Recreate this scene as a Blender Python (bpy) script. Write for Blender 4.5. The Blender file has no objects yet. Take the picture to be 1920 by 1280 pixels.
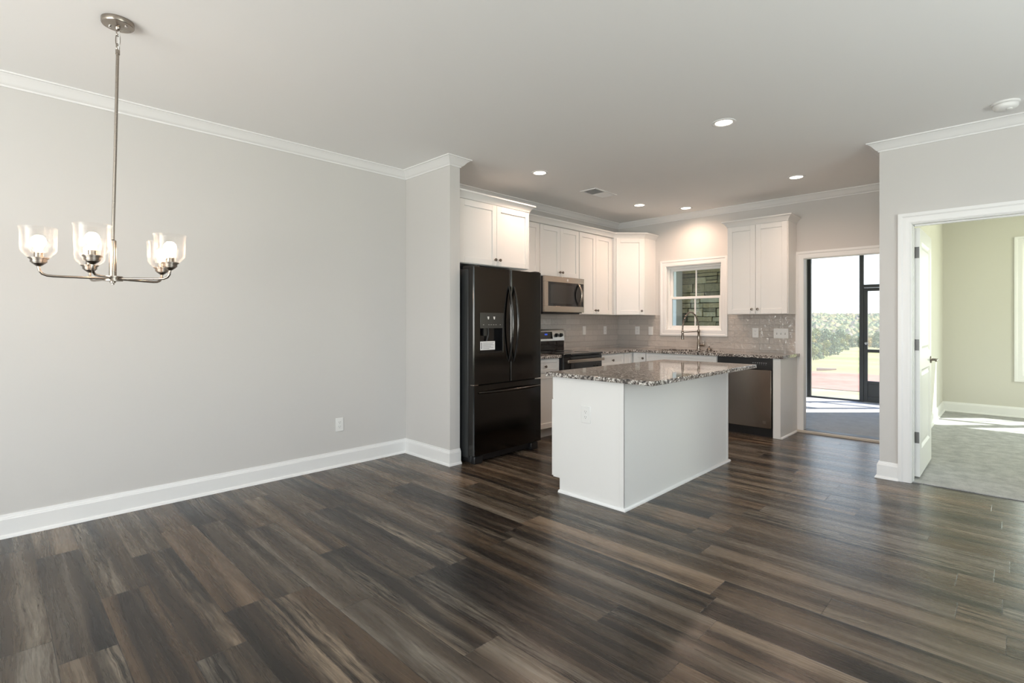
import bpy, bmesh, math, random
from mathutils import Vector, Matrix, noise

S = bpy.context.scene
C = S.collection
PI = math.pi
R = math.radians
rnd = random.Random(7)

# ------------------------------------------------------------------ camera, world, lights
cam_d = bpy.data.cameras.new('camera')
cam_d.sensor_width = 36.0
cam_d.lens = 36.0 * 964.06 / 1920.0
cam_d.shift_y = -36.86 / 1920.0
cam_d.clip_start = 0.05
cam_d.clip_end = 3000
cam = bpy.data.objects.new('camera', cam_d)
cam.location = (0, 0, 1.2773)
cam.rotation_euler = (PI / 2, 0, 0.77552)
C.objects.link(cam)
S.camera = cam

S.view_settings.view_transform = 'Standard'
S.view_settings.look = 'None'
S.view_settings.gamma = 1
S.view_settings.use_curve_mapping = False
S.view_settings.exposure = 0.0
S.cycles.use_denoising = True
S.cycles.max_bounces = 10
S.cycles.diffuse_bounces = 6
S.cycles.glossy_bounces = 5
S.cycles.transmission_bounces = 8
S.cycles.transparent_max_bounces = 16
S.cycles.caustics_reflective = False
S.cycles.caustics_refractive = False
S.cycles.sample_clamp_indirect = 6.0

SUN_EL = R(46.5)
w = bpy.data.worlds.new('sky')
S.world = w
w.use_nodes = True
nt = w.node_tree
nt.nodes.clear()
n_out = nt.nodes.new('ShaderNodeOutputWorld')
n_bg = nt.nodes.new('ShaderNodeBackground')
n_tc = nt.nodes.new('ShaderNodeTexCoord')
n_sep = nt.nodes.new('ShaderNodeSeparateXYZ')
n_rmp = nt.nodes.new('ShaderNodeValToRGB')
nt.links.new(n_tc.outputs['Generated'], n_sep.inputs[0])
nt.links.new(n_sep.outputs['Z'], n_rmp.inputs[0])
e = n_rmp.color_ramp.elements
e[0].position, e[0].color = 0.0, (0.85, 0.93, 1.0, 1)
e[1].position, e[1].color = 0.75, (0.22, 0.42, 1.0, 1)
x = e.new(0.22); x.color = (0.74, 0.88, 1.0, 1)
nt.links.new(n_rmp.outputs[0], n_bg.inputs['Color'])
n_bg.inputs['Strength'].default_value = 2.4
nt.links.new(n_bg.outputs[0], n_out.inputs['Surface'])


def lamp(name, kind, loc, rot, energy, color=(1, 1, 1), **kw):
    d = bpy.data.lights.new(name, kind)
    d.energy = energy
    d.color = color
    for k, v in kw.items():
        setattr(d, k, v)
    o = bpy.data.objects.new(name, d)
    o.location = loc
    o.rotation_euler = rot
    C.objects.link(o)
    return o


sun = lamp('sun', 'SUN', (20, 30, 40), (0, 0, 0), 11.0, (1.0, 0.95, 0.88), angle=R(0.53))
sun_dir = Vector((0.714 * math.cos(SUN_EL), 0.70 * math.cos(SUN_EL), math.sin(SUN_EL)))
sun.rotation_euler = sun_dir.to_track_quat('Z', 'Y').to_euler()
# added fill lamps, rear and right, tilted up to brighten ceiling and walls
lamp('rear_fill', 'AREA', (-0.9, -3.28, 1.35), (R(138), 0, 0), 290, (1.0, 0.99, 0.97),
     shape='RECTANGLE', size=4.2, size_y=2.1)
lamp('side_fill', 'AREA', (2.58, 1.9, 1.35), (R(148), 0, R(90)), 110, (0.93, 0.97, 1.0),
     shape='RECTANGLE', size=3.0, size_y=2.1)
lamp('bedroom_window_daylight', 'AREA', (0.95, 9.80, 1.45), (R(-90), 0, 0), 38, (0.98, 1.0, 0.80),
     shape='RECTANGLE', size=1.78, size_y=1.75)
lamp('bedroom_side_fill', 'AREA', (2.58, 7.6, 1.45), (R(90), 0, R(90)), 52, (0.98, 1.0, 0.75),
     shape='RECTANGLE', size=1.6, size_y=1.7)  # unseen lamp brightening the bedroom, tinted like bounce off the lawn

# ------------------------------------------------------------------ helpers


class MB:
    """collects geometry and links it as one mesh object"""

    def __init__(s):
        s.v, s.f, s.mi, s.cur = [], [], [], 0

    def add(s, vs, fs):
        b = len(s.v)
        s.v += [Vector(p) for p in vs]
        s.f += [tuple(b + i for i in q) for q in fs]
        s.mi += [s.cur] * len(fs)
        return s

    def mat(s, i):
        s.cur = i
        return s

    def box(s, x0, x1, y0, y1, z0, z1):
        return s.add([(x0, y0, z0), (x1, y0, z0), (x1, y1, z0), (x0, y1, z0), (x0, y0, z1), (x1, y0, z1), (x1, y1, z1), (x0, y1, z1)],
                     [(0, 3, 2, 1), (4, 5, 6, 7), (0, 1, 5, 4), (1, 2, 6, 5), (2, 3, 7, 6), (3, 0, 4, 7)])

    def prism(s, poly, z0, z1):
        n = len(poly)
        vs = [(p[0], p[1], z0) for p in poly] + [(p[0], p[1], z1) for p in poly]
        fs = [tuple(range(n))[::-1], tuple(range(n, 2 * n))]
        fs += [(i, (i + 1) % n, n + (i + 1) % n, n + i) for i in range(n)]
        return s.add(vs, fs)

    def extr(s, poly, mapf, t0, t1):
        n = len(poly)
        vs = [mapf(p[0], p[1], t0) for p in poly] + [mapf(p[0], p[1], t1) for p in poly]
        fs = [tuple(range(n))[::-1], tuple(range(n, 2 * n))]
        fs += [(i, (i + 1) % n, n + (i + 1) % n, n + i) for i in range(n)]
        return s.add(vs, fs)

    def lathe(s, prof, o=(0, 0, 0), axis=(0, 0, 1), n=24):
        o = Vector(o)
        q = Vector((0, 0, 1)).rotation_difference(Vector(axis).normalized())
        vs, fs = [], []
        for (r, h) in prof:
            for k in range(n):
                a = 2 * PI * k / n
                vs.append(o + q @ Vector((max(r, 1e-5) * math.cos(a), max(r, 1e-5) * math.sin(a), h)))
        for i in range(len(prof) - 1):
            for k in range(n):
                k2 = (k + 1) % n
                fs.append((i * n + k, i * n + k2, (i + 1) * n + k2, (i + 1) * n + k))
        if prof[0][0] > 1e-4:
            fs.append(tuple(range(n))[::-1])
        if prof[-1][0] > 1e-4:
            fs.append(tuple(range((len(prof) - 1) * n, len(prof) * n)))
        return s.add(vs, fs)

    def cyl(s, p0, p1, r, n=20, r1=None):
        p0, p1 = Vector(p0), Vector(p1)
        d = p1 - p0
        return s.lathe([(r, 0), (r if r1 is None else r1, d.length)], p0, d, n)

    def tube(s, pts, r, n=10, closed=False, flat=1.0):
        pts = [Vector(p) for p in pts]
        m = len(pts)
        rs = r if isinstance(r, (list, tuple)) else [r] * m
        t0 = (pts[1] - pts[0]).normalized()
        ref = Vector((0, 0, 1)) if abs(t0.z) < 0.9 else Vector((1, 0, 0))
        u = t0.cross(ref).normalized()
        vs, fs = [], []
        for i in range(m):
            if closed:
                t = (pts[(i + 1) % m] - pts[i - 1]).normalized()
            else:
                t = (pts[min(i + 1, m - 1)] - pts[max(i - 1, 0)]).normalized()
            u = (u - t * u.dot(t)).normalized()
            b = t.cross(u)
            for k in range(n):
                a = 2 * PI * k / n
                vs.append(pts[i] + (u * math.cos(a) + b * (math.sin(a) * flat)) * rs[i])
        for i in range(m if closed else m - 1):
            j = (i + 1) % m
            for k in range(n):
                k2 = (k + 1) % n
                fs.append((i * n + k, i * n + k2, j * n + k2, j * n + k))
        if not closed:
            fs += [tuple(range(n))[::-1], tuple(range((m - 1) * n, m * n))]
        return s.add(vs, fs)

    def sweep(s, path, prof, mapf, closed=False):
        """profile points (d, t): d is the offset to the RIGHT of travel along the 2D path, t the third coordinate"""
        P = [Vector(p) for p in path]
        m = len(P)
        offs = []
        for i in range(m):
            def nrm(a, b):
                d = (b - a).normalized()
                return Vector((d.y, -d.x))
            if closed or 0 < i < m - 1:
                n1, n2 = nrm(P[i - 1], P[i]), nrm(P[i], P[(i + 1) % m])
                b = (n1 + n2).normalized()
                offs.append(b / max(0.2, b.dot(n1)))
            elif i == 0:
                offs.append(nrm(P[0], P[1]))
            else:
                offs.append(nrm(P[-2], P[-1]))
        k = len(prof)
        vs = [mapf(*(P[i] + offs[i] * d), t) for i in range(m) for (d, t) in prof]
        fs = []
        for i in range(m if closed else m - 1):
            j = (i + 1) % m
            for q in range(k):
                q2 = (q + 1) % k
                fs.append((i * k + q, i * k + q2, j * k + q2, j * k + q))
        if not closed:
            fs += [tuple(range(k)), tuple(range((m - 1) * k, m * k))[::-1]]
        return s.add(vs, fs)

    def build(s, name, mats, parent=None, bevel=0, seg=2, label=None, smooth=True, ang=38):
        me = bpy.data.meshes.new(name)
        me.from_pydata([tuple(p) for p in s.v], [], s.f)
        bm = bmesh.new()
        bm.from_mesh(me)
        bmesh.ops.recalc_face_normals(bm, faces=bm.faces)
        bm.to_mesh(me)
        bm.free()
        if not isinstance(mats, (list, tuple)):
            mats = [mats]
        for m in mats:
            me.materials.append(m)
        if len(mats) > 1:
            me.polygons.foreach_set('material_index', s.mi)
        if smooth:
            me.polygons.foreach_set('use_smooth', [True] * len(me.polygons))
            me.set_sharp_from_angle(angle=R(ang))
        o = bpy.data.objects.new(name, me)
        C.objects.link(o)
        if parent is not None:
            o.parent = parent
        if bevel:
            b = o.modifiers.new('bevel', 'BEVEL')
            b.width = bevel
            b.segments = seg
            b.limit_method = 'ANGLE'
            b.angle_limit = R(40)
        if label:
            o['label'] = label
        return o


def thing(name, label, cat, loc=(0, 0, 0), rz=0.0, group=None, rot=None):
    o = bpy.data.objects.new(name, None)
    o.empty_display_size = 0.1
    o.location = loc
    o.rotation_euler = rot or (0, 0, rz)
    o['label'] = label
    o['category'] = cat
    if group:
        o['group'] = group
    C.objects.link(o)
    return o


def tag(o, label, cat, group=None, kind=None):
    o['label'] = label
    o['category'] = cat
    if group:
        o['group'] = group
    if kind:
        o['kind'] = kind
    return o


def struct(o):
    o['kind'] = 'structure'
    return o


def dup(root, loc, rz=None, label=None, group=None):
    r = root.copy()
    C.objects.link(r)
    r.location = loc
    if rz is not None:
        r.rotation_euler = (0, 0, rz)
    if label:
        r['label'] = label
    if group:
        r['group'] = group
    for ch in list(root.children):
        c = ch.copy()
        C.objects.link(c)
        c.parent = r
        for g in list(ch.children):
            d = g.copy()
            C.objects.link(d)
            d.parent = c
    return r


def plan(x, y, t):
    return (x, y, t)


# ------------------------------------------------------------------ materials
class NT:
    def __init__(s, name):
        s.m = bpy.data.materials.new(name)
        s.m.use_nodes = True
        s.t = s.m.node_tree
        s.t.nodes.clear()
        s.out = s.t.nodes.new('ShaderNodeOutputMaterial')

    def n(s, typ, props=None, **ins):
        nd = s.t.nodes.new('ShaderNode' + typ)
        for k, v in (props or {}).items():
            setattr(nd, k, v)
        for k, v in ins.items():
            key = int(k[1:]) if k[0] == '_' and k[1:].isdigit() else k.replace('__', ' ')
            s.set(nd.inputs[key], v)
        return nd

    def set(s, sock, v):
        if isinstance(v, bpy.types.NodeSocket):
            s.t.links.new(v, sock)
        elif isinstance(v, bpy.types.Node):
            s.t.links.new(v.outputs[0], sock)
        else:
            if sock.type == 'RGBA' and len(v) == 3:
                v = (*v, 1)
            sock.default_value = v

    def math(s, op, a, b=0.0, c=0.0):
        return s.n('Math', {'operation': op}, _0=a, _1=b, _2=c).outputs[0]

    def mix(s, f, a, b, mode='MIX'):
        nd = s.t.nodes.new('ShaderNodeMix')
        nd.data_type = 'RGBA'
        nd.blend_type = mode
        s.set(nd.inputs[0], f)
        s.set(nd.inputs[6], a)
        s.set(nd.inputs[7], b)
        return nd.outputs[2]

    def ramp(s, f, stops, interp='LINEAR'):
        nd = s.t.nodes.new('ShaderNodeValToRGB')
        cr = nd.color_ramp
        cr.interpolation = interp
        while len(cr.elements) < len(stops):
            cr.elements.new(0.5)
        for el, (p, c) in zip(cr.elements, stops):
            el.position = p
            el.color = (*c, 1) if len(c) == 3 else c
        s.set(nd.inputs[0], f)
        return nd.outputs[0]

    def bsdf(s, **kw):
        b = s.n('BsdfPrincipled', None, **kw)
        s.t.links.new(b.outputs[0], s.out.inputs['Surface'])
        return b

    def bump(s, height, strength=0.3, dist=0.01):
        return s.n('Bump', None, Height=height, Strength=strength, Distance=dist).outputs[0]

    def obj(s):
        return s.n('TexCoord').outputs['Object']

    def vmul(s, v, xyz):
        return s.n('Mapping', None, Vector=v, Scale=xyz).outputs[0]


def simple(name, col, rough=0.5, metal=0.0, bump=0.0, bscale=200.0, **kw):
    t = NT(name)
    args = dict(Base__Color=col, Roughness=rough, Metallic=metal)
    args.update(kw)
    if bump:
        nz = t.n('TexNoise', None, Vector=t.obj(), Scale=bscale, Detail=3.0)
        args['Normal'] = t.bump(nz.outputs[0], bump, 0.002)
    t.bsdf(**args)
    return t.m


def brushed(name, col, rough, axis=(1, 1, 60), var=0.12):
    t = NT(name)
    nz = t.n('TexNoise', None, Vector=t.vmul(t.obj(), axis), Scale=8.0, Detail=4.0)
    r = t.math('MULTIPLY_ADD', nz.outputs[0], var, rough - var * 0.5)
    t.bsdf(Base__Color=col, Roughness=r, Metallic=1.0)
    return t.m


def emis(name, col, strength):
    t = NT(name)
    e_ = t.n('Emission', None, Color=col, Strength=strength)
    t.t.links.new(e_.outputs[0], t.out.inputs['Surface'])
    return t.m


def glassy(name, tint=(1, 1, 1), rough=0.02):
    t = NT(name)
    tr = t.n('BsdfTransparent', None, Color=tint)
    gl = t.n('BsdfGlossy', None, Color=(1, 1, 1), Roughness=rough)
    lw = t.n('LayerWeight', None, Blend=0.5)
    f = t.math('MULTIPLY_ADD', t.math('POWER', lw.outputs['Facing'], 5.0), 0.9, 0.035)
    mx = t.n('MixShader', None, Fac=f, _1=tr.outputs[0], _2=gl.outputs[0])
    t.t.links.new(mx.outputs[0], t.out.inputs['Surface'])
    return t.m


def m_floor():
    t = NT('vinyl_plank')
    PWID, PLEN = 0.182, 1.22
    sp = t.n('SeparateXYZ', None, Vector=t.obj())
    X, Y = sp.outputs[0], sp.outputs[1]
    yr = t.math('DIVIDE', Y, PWID)
    row = t.math('FLOOR', yr)
    fy = t.math('SUBTRACT', yr, row)
    rn = t.n('TexWhiteNoise', {'noise_dimensions': '1D'}, W=row)
    xr = t.math('ADD', t.math('DIVIDE', X, PLEN), t.math('MULTIPLY', rn.outputs['Value'], 7.31))
    col = t.math('FLOOR', xr)
    fx = t.math('SUBTRACT', xr, col)
    idv = t.n('CombineXYZ', None, X=row, Y=col, Z=3.0)
    wn = t.n('TexWhiteNoise', {'noise_dimensions': '3D'}, Vector=idv.outputs[0])
    sc = t.n('SeparateColor', None, Color=wn.outputs['Color'])
    r1, r2, r3 = sc.outputs[0], sc.outputs[1], sc.outputs[2]
    # grain coordinates: shifted for every plank
    gx = t.math('ADD', X, t.math('MULTIPLY', r1, 37.0))
    gy = t.math('ADD', Y, t.math('MULTIPLY', r2, 53.0))
    gv = t.n('CombineXYZ', None, X=gx, Y=gy, Z=t.math('MULTIPLY', r3, 11.0)).outputs[0]
    warp = t.n('TexNoise', None, Vector=t.vmul(gv, (0.9, 3.0, 1)), Scale=2.2, Detail=3.0)
    wv = t.n('VectorMath', {'operation': 'MULTIPLY_ADD'}, _0=warp.outputs['Color'], _1=(0.0, 0.05, 0.0), _2=gv).outputs[0]
    band = t.n('TexNoise', None, Vector=t.vmul(wv, (0.34, 8.5, 1)), Scale=1.0, Detail=2.0, Roughness=0.5)
    grain = t.n('TexNoise', None, Vector=t.vmul(wv, (2.2, 75.0, 1)), Scale=1.0, Detail=5.0, Roughness=0.62)
    fine = t.n('TexNoise', None, Vector=t.vmul(wv, (9.0, 260.0, 1)), Scale=1.0, Detail=3.0, Roughness=0.6)
    chalk = t.n('TexNoise', None, Vector=t.vmul(wv, (3.2, 55.0, 1)), Scale=1.0, Detail=7.0, Roughness=0.72)
    rings = t.n('TexWave', {'wave_type': 'RINGS', 'rings_direction': 'Z'}, Vector=t.vmul(wv, (0.9, 9.0, 1)), Scale=2.4, Distortion=5.0, Detail=2.0)
    b = t.math('MULTIPLY_ADD', band.outputs[0], 1.75, -0.375)
    b = t.math('ADD', b, t.math('MULTIPLY_ADD', grain.outputs[0], 0.34, -0.17))
    b = t.math('ADD', b, t.math('MULTIPLY_ADD', r3, 0.34, -0.17))
    base = t.ramp(b, [(0.12, (0.010, 0.0095, 0.0095)), (0.32, (0.024, 0.021, 0.020)), (0.46, (0.062, 0.049, 0.038)),
                      (0.66, (0.098, 0.077, 0.058)), (0.92, (0.20, 0.172, 0.142))])
    # chalky pale streaks, in bands along the plank
    st = t.n('TexNoise', None, Vector=t.vmul(wv, (0.35, 6.5, 1)), Scale=1.3, Detail=1.0)
    smask = t.ramp(st.outputs[0], [(0.50, (0, 0, 0)), (0.68, (1, 1, 1))])
    cmask = t.ramp(chalk.outputs[0], [(0.40, (0, 0, 0)), (0.60, (1, 1, 1))])
    k = t.math('MULTIPLY', t.math('MULTIPLY', smask, cmask), 0.80)
    base = t.mix(k, base, (0.31, 0.285, 0.245))
    base = t.mix(t.math('MULTIPLY', t.ramp(fine.outputs[0], [(0.30, (1, 1, 1)), (0.50, (0, 0, 0))]), 0.5), base, (0.018, 0.016, 0.015))
    base = t.mix(t.math('MULTIPLY', rings.outputs[0], 0.16), base, (0.03, 0.026, 0.024))
    # cool / warm tint per plank
    tint = t.ramp(r2, [(0.0, (0.84, 0.86, 0.88)), (0.4, (1.04, 0.99, 0.92)), (1.0, (1.18, 1.0, 0.84))])
    base = t.mix(1.0, base, tint, 'MULTIPLY')
    base = t.mix(1.0, base, (0.80, 0.78, 0.755), 'MULTIPLY')
    # plank edges
    ey = t.math('MULTIPLY', t.math('MINIMUM', fy, t.math('SUBTRACT', 1.0, fy)), PWID)
    ex = t.math('MULTIPLY', t.math('MINIMUM', fx, t.math('SUBTRACT', 1.0, fx)), PLEN)
    ed = t.math('MINIMUM', ex, ey)
    seam = t.n('MapRange', None, Value=ed, _1=0.0006, _2=0.0022, _3=1.0, _4=0.0).outputs[0]
    base = t.mix(t.math('MULTIPLY', seam, 0.75), base, (0.012, 0.011, 0.011))
    h = t.math('ADD', t.math('MULTIPLY', grain.outputs[0], 0.5), t.math('MULTIPLY', seam, -1.2))
    cup = t.math('MULTIPLY', t.math('POWER', t.math('ABSOLUTE', t.math('SUBTRACT', fy, 0.5)), 2.0), -1.2)
    h = t.math('ADD', h, cup)
    nb = t.bump(h, 0.22, 0.0025)
    rough = t.math('MULTIPLY_ADD', grain.outputs[0], 0.22, 0.16)
    t.bsdf(Base__Color=base, Roughness=rough, Normal=nb, **{'Specular__IOR__Level': 0.42})
    return t.m


def m_granite():
    t = NT('granite')
    v = t.obj()
    wv = t.n('TexNoise', None, Vector=v, Scale=14.0, Detail=3.0)
    v2 = t.n('VectorMath', {'operation': 'MULTIPLY_ADD'}, _0=wv.outputs['Color'], _1=(0.035, 0.035, 0.035), _2=v).outputs[0]
    big = t.n('TexNoise', None, Vector=v2, Scale=62.0, Detail=4.0, Roughness=0.6)
    c = t.ramp(big.outputs[0], [(0.35, (0.016, 0.016, 0.018)), (0.43, (0.085, 0.075, 0.068)), (0.50, (0.22, 0.19, 0.17)),
                                (0.55, (0.42, 0.39, 0.36)), (0.62, (0.72, 0.70, 0.67))])
    sp = t.n('TexVoronoi', None, Vector=v2, Scale=120.0)
    dk = t.ramp(sp.outputs['Distance'], [(0.16, (1, 1, 1)), (0.30, (0, 0, 0))])
    nz = t.n('TexNoise', None, Vector=v, Scale=38.0, Detail=2.0)
    gate = t.ramp(nz.outputs[0], [(0.50, (0, 0, 0)), (0.60, (1, 1, 1))])
    c = t.mix(t.math('MULTIPLY', dk, gate), c, (0.015, 0.014, 0.014))
    t.bsdf(Base__Color=c, Roughness=0.05, **{'Specular__IOR__Level': 0.6})
    return t.m


def m_tile(name, along):
    t = NT(name)
    sp = t.n('SeparateXYZ', None, Vector=t.obj())
    uv = t.n('CombineXYZ', None, X=sp.outputs[along], Y=sp.outputs[2], Z=0.0).outputs[0]
    br = t.n('TexBrick', {'offset': 0.37, 'offset_frequency': 2}, Vector=uv, Scale=1.0)
    br.inputs['Mortar Size'].default_value = 0.0016
    br.inputs['Mortar Smooth'].default_value = 0.2
    br.inputs['Bias'].default_value = 0.0
    br.inputs['Brick Width'].default_value = 0.305
    br.inputs['Row Height'].default_value = 0.0775
    t.set(br.inputs['Color1'], (0.53, 0.49, 0.455))
    t.set(br.inputs['Color2'], (0.46, 0.425, 0.395))
    t.set(br.inputs['Mortar'], (0.36, 0.33, 0.305))
    nz = t.n('TexNoise', None, Vector=t.obj(), Scale=22.0, Detail=2.0)
    h = t.math('ADD', t.math('MULTIPLY', nz.outputs[0], 1.0), t.math('MULTIPLY', br.outputs['Fac'], -0.5))
    t.bsdf(Base__Color=br.outputs['Color'], Roughness=0.07, Normal=t.bump(h, 0.8, 0.012), **{'Specular__IOR__Level': 0.6})
    return t.m


def m_carpet(name, c1, c2):
    t = NT(name)
    a = t.n('TexNoise', None, Vector=t.obj(), Scale=9.0, Detail=5.0, Roughness=0.7)
    b = t.n('TexNoise', None, Vector=t.vmul(t.obj(), (1, 1, 1)), Scale=180.0, Detail=2.0)
    f = t.math('ADD', t.math('MULTIPLY', a.outputs[0], 0.6), t.math('MULTIPLY', b.outputs[0], 0.4))
    c = t.ramp(f, [(0.38, c1), (0.62, c2)])
    t.bsdf(Base__Color=c, Roughness=0.95, Normal=t.bump(b.outputs[0], 0.6, 0.01), **{'Specular__IOR__Level': 0.1})
    return t.m


def m_island(name, stops, rough=0.9, nscale=6.0, bump=0.4):
    """colour picked per mesh island, broken up by noise"""
    t = NT(name)
    g = t.n('NewGeometry')
    nz = t.n('TexNoise', None, Vector=t.obj(), Scale=nscale, Detail=5.0, Roughness=0.65)
    f = t.math('ADD', t.math('MULTIPLY', g.outputs['Random Per Island'], 0.75), t.math('MULTIPLY_ADD', nz.outputs[0], 0.5, -0.125))
    t.bsdf(Base__Color=t.ramp(f, stops), Roughness=rough, Normal=t.bump(nz.outputs[0], bump, 0.03), **{'Specular__IOR__Level': 0.2})
    return t.m


def m_ground(name, stops, scale, rough=0.95):
    t = NT(name)
    a = t.n('TexNoise', None, Vector=t.obj(), Scale=scale, Detail=6.0, Roughness=0.65)
    t.bsdf(Base__Color=t.ramp(a.outputs[0], stops), Roughness=rough, **{'Specular__IOR__Level': 0.1})
    return t.m


M = {}
M['wall'] = simple('wall_paint', (0.60, 0.587, 0.574), 0.75, bump=0.06, bscale=160)
M['wall_lawn_lit'] = simple('wall_paint_lawn_lit', (0.62, 0.605, 0.555), 0.75, bump=0.06, bscale=160)  # same greige paint, yellowed in colour for light bounced off the lawn
M['ceil'] = simple('ceiling_paint', (0.86, 0.86, 0.855), 0.85, bump=0.08, bscale=120)
M['trim'] = simple('trim_paint', (0.80, 0.80, 0.80), 0.35)
M['cab'] = simple('cabinet_paint', (0.79, 0.785, 0.775), 0.32)
M['floor'] = m_floor()
M['granite'] = m_granite()
M['tile_l'] = m_tile('tile_left', 1)
M['tile_b'] = m_tile('tile_back', 0)
M['carpet'] = m_carpet('carpet', (0.33, 0.33, 0.335), (0.52, 0.52, 0.52))
M['porch'] = m_carpet('porch_concrete', (0.46, 0.47, 0.49), (0.56, 0.57, 0.59))
M['steel'] = brushed('stainless_steel', (0.40, 0.345, 0.295), 0.24, (1, 1, 50))
M['steel_dim_reflection'] = brushed('stainless_dim_reflection', (0.25, 0.215, 0.185), 0.22, (50, 50, 1))  # same stainless steel, darkened in colour for the dim floor it mirrors
M['steel_bright_reflection'] = brushed('stainless_bright_reflection', (0.62, 0.62, 0.62), 0.30, (50, 50, 1))  # same stainless steel, lightened in colour for the bright reflection on the panel
M['blacksteel'] = brushed('black_stainless', (0.060, 0.058, 0.056), 0.13, (40, 40, 1), 0.06)
M['blacksteel_side'] = simple('black_side', (0.022, 0.024, 0.025), 0.35)
M['charcoal'] = simple('charcoal_panel', (0.055, 0.054, 0.052), 0.3, 0.4)
M['black'] = simple('black_plastic', (0.012, 0.012, 0.013), 0.35)
M['blackglass'] = simple('black_glass', (0.008, 0.008, 0.009), 0.04)
M['ovenwin'] = simple('oven_window', (0.028, 0.028, 0.027), 0.06)
M['nickel'] = brushed('brushed_nickel', (0.34, 0.30, 0.26), 0.26, (1, 1, 30))
M['hinge'] = simple('hinge_metal', (0.12, 0.12, 0.12), 0.35, 0.9)
M['bronze'] = simple('dark_nickel', (0.22, 0.19, 0.165), 0.28, 1.0)
M['chrome'] = simple('chrome', (0.7, 0.7, 0.7), 0.12, 1.0)
M['plate'] = simple('white_plastic', (0.78, 0.78, 0.77), 0.35)
M['slot'] = simple('slot_grey', (0.22, 0.22, 0.22), 0.5)
M['vinyl'] = simple('window_vinyl', (0.82, 0.82, 0.81), 0.35)
M['glass'] = glassy('window_glass', (0.95, 0.985, 0.975), 0.01)
t = NT('seeded_glass')
tr = t.n('BsdfTransparent', None, Color=(0.99, 0.985, 0.98))
gl = t.n('BsdfGlossy', None, Color=(1, 1, 1), Roughness=0.05)
tl = t.n('BsdfTranslucent', None, Color=(1, 1, 1))
vz = t.n('TexVoronoi', None, Vector=t.obj(), Scale=240.0)
t.set(gl.inputs['Normal'], t.bump(vz.outputs['Distance'], 0.25, 0.002))
lw = t.n('LayerWeight', None, Blend=0.50)
sd_ = t.ramp(vz.outputs['Distance'], [(0.10, (1, 1, 1)), (0.22, (0, 0, 0))])
f1 = t.math('MULTIPLY', lw.outputs['Facing'], 0.16)
f2 = t.math('ADD', t.math('MULTIPLY_ADD', t.math('POWER', lw.outputs['Facing'], 3.0), 0.16, 0.003), t.math('MULTIPLY', sd_, 0.010))
a_ = t.n('MixShader', None, Fac=f1, _1=tr.outputs[0], _2=gl.outputs[0])
b_ = t.n('MixShader', None, Fac=f2, _1=a_.outputs[0], _2=tl.outputs[0])
t.t.links.new(b_.outputs[0], t.out.inputs['Surface'])
M['shade'] = t.m
t = NT('insect_screen')
tr = t.n('BsdfTransparent', None, Color=(1, 1, 1))
df = t.n('BsdfDiffuse', None, Color=(0.62, 0.62, 0.60))
tl = t.n('BsdfTranslucent', None, Color=(0.62, 0.62, 0.60))
a_ = t.n('MixShader', None, Fac=0.5, _1=df.outputs[0], _2=tl.outputs[0])
b_ = t.n('MixShader', None, Fac=0.15, _1=tr.outputs[0], _2=a_.outputs[0])
t.t.links.new(b_.outputs[0], t.out.inputs['Surface'])
M['screen'] = t.m
M['bulb'] = emis('warm_bulb', (1.0, 0.71, 0.50), 38.0)
M['can'] = emis('downlight', (1.0, 0.84, 0.66), 16.0)
M['sticker'] = simple('paper_label', (0.75, 0.75, 0.76), 0.6)
M['ink'] = simple('label_ink', (0.30, 0.30, 0.31), 0.6)
M['icon'] = simple('icon_white', (0.75, 0.75, 0.73), 0.5)
M['blue'] = emis('clock_blue', (0.05, 0.15, 1.0), 1.2)
M['bronze_al'] = simple('bronze_aluminium', (0.055, 0.058, 0.058), 0.42)
M['stone'] = m_island('ledge_stone', [(0.05, (0.15, 0.14, 0.11)), (0.35, (0.30, 0.27, 0.18)), (0.6, (0.45, 0.37, 0.23)), (0.85, (0.52, 0.49, 0.37))], 0.9, 22.0, 1.0)
M['mortar'] = simple('mortar', (0.05, 0.05, 0.045), 0.95)
M['siding'] = simple('white_siding', (0.84, 0.85, 0.83), 0.6)
M['grass'] = m_ground('grass', [(0.35, (0.22, 0.25, 0.085)), (0.55, (0.34, 0.31, 0.14)), (0.7, (0.40, 0.34, 0.18))], 0.05)
M['drygrass'] = m_ground('dry_grass', [(0.35, (0.34, 0.33, 0.14)), (0.6, (0.48, 0.42, 0.22))], 0.8)
M['dirt'] = m_ground('red_dirt', [(0.35, (0.30, 0.13, 0.085)), (0.6, (0.42, 0.22, 0.15))], 0.9)
M['leafs'] = [m_island('foliage_a', [(0.1, (0.16, 0.20, 0.07)), (0.6, (0.30, 0.31, 0.11)), (0.9, (0.44, 0.40, 0.16))], 0.8, 0.3, 0.0),
              m_island('foliage_b', [(0.1, (0.30, 0.24, 0.09)), (0.6, (0.46, 0.34, 0.13)), (0.9, (0.55, 0.44, 0.20))], 0.8, 0.3, 0.0),
              m_island('foliage_c', [(0.1, (0.10, 0.15, 0.08)), (0.6, (0.17, 0.23, 0.12)), (0.9, (0.25, 0.30, 0.15))], 0.8, 0.3, 0.0)]
M['forest'] = m_island('forest', [(0.05, (0.17, 0.21, 0.13)), (0.4, (0.25, 0.27, 0.13)), (0.65, (0.34, 0.29, 0.14)), (0.9, (0.30, 0.26, 0.19))], 0.95, 0.2, 0.0)
M['hill'] = m_ground('woodland_floor', [(0.35, (0.19, 0.20, 0.10)), (0.6, (0.28, 0.25, 0.13))], 0.05)
M['bark'] = simple('bark', (0.16, 0.12, 0.09), 0.9)
M['wood'] = simple('cut_log', (0.42, 0.32, 0.20), 0.85)
M['sill'] = simple('threshold_wood', (0.60, 0.54, 0.46), 0.5)

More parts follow.
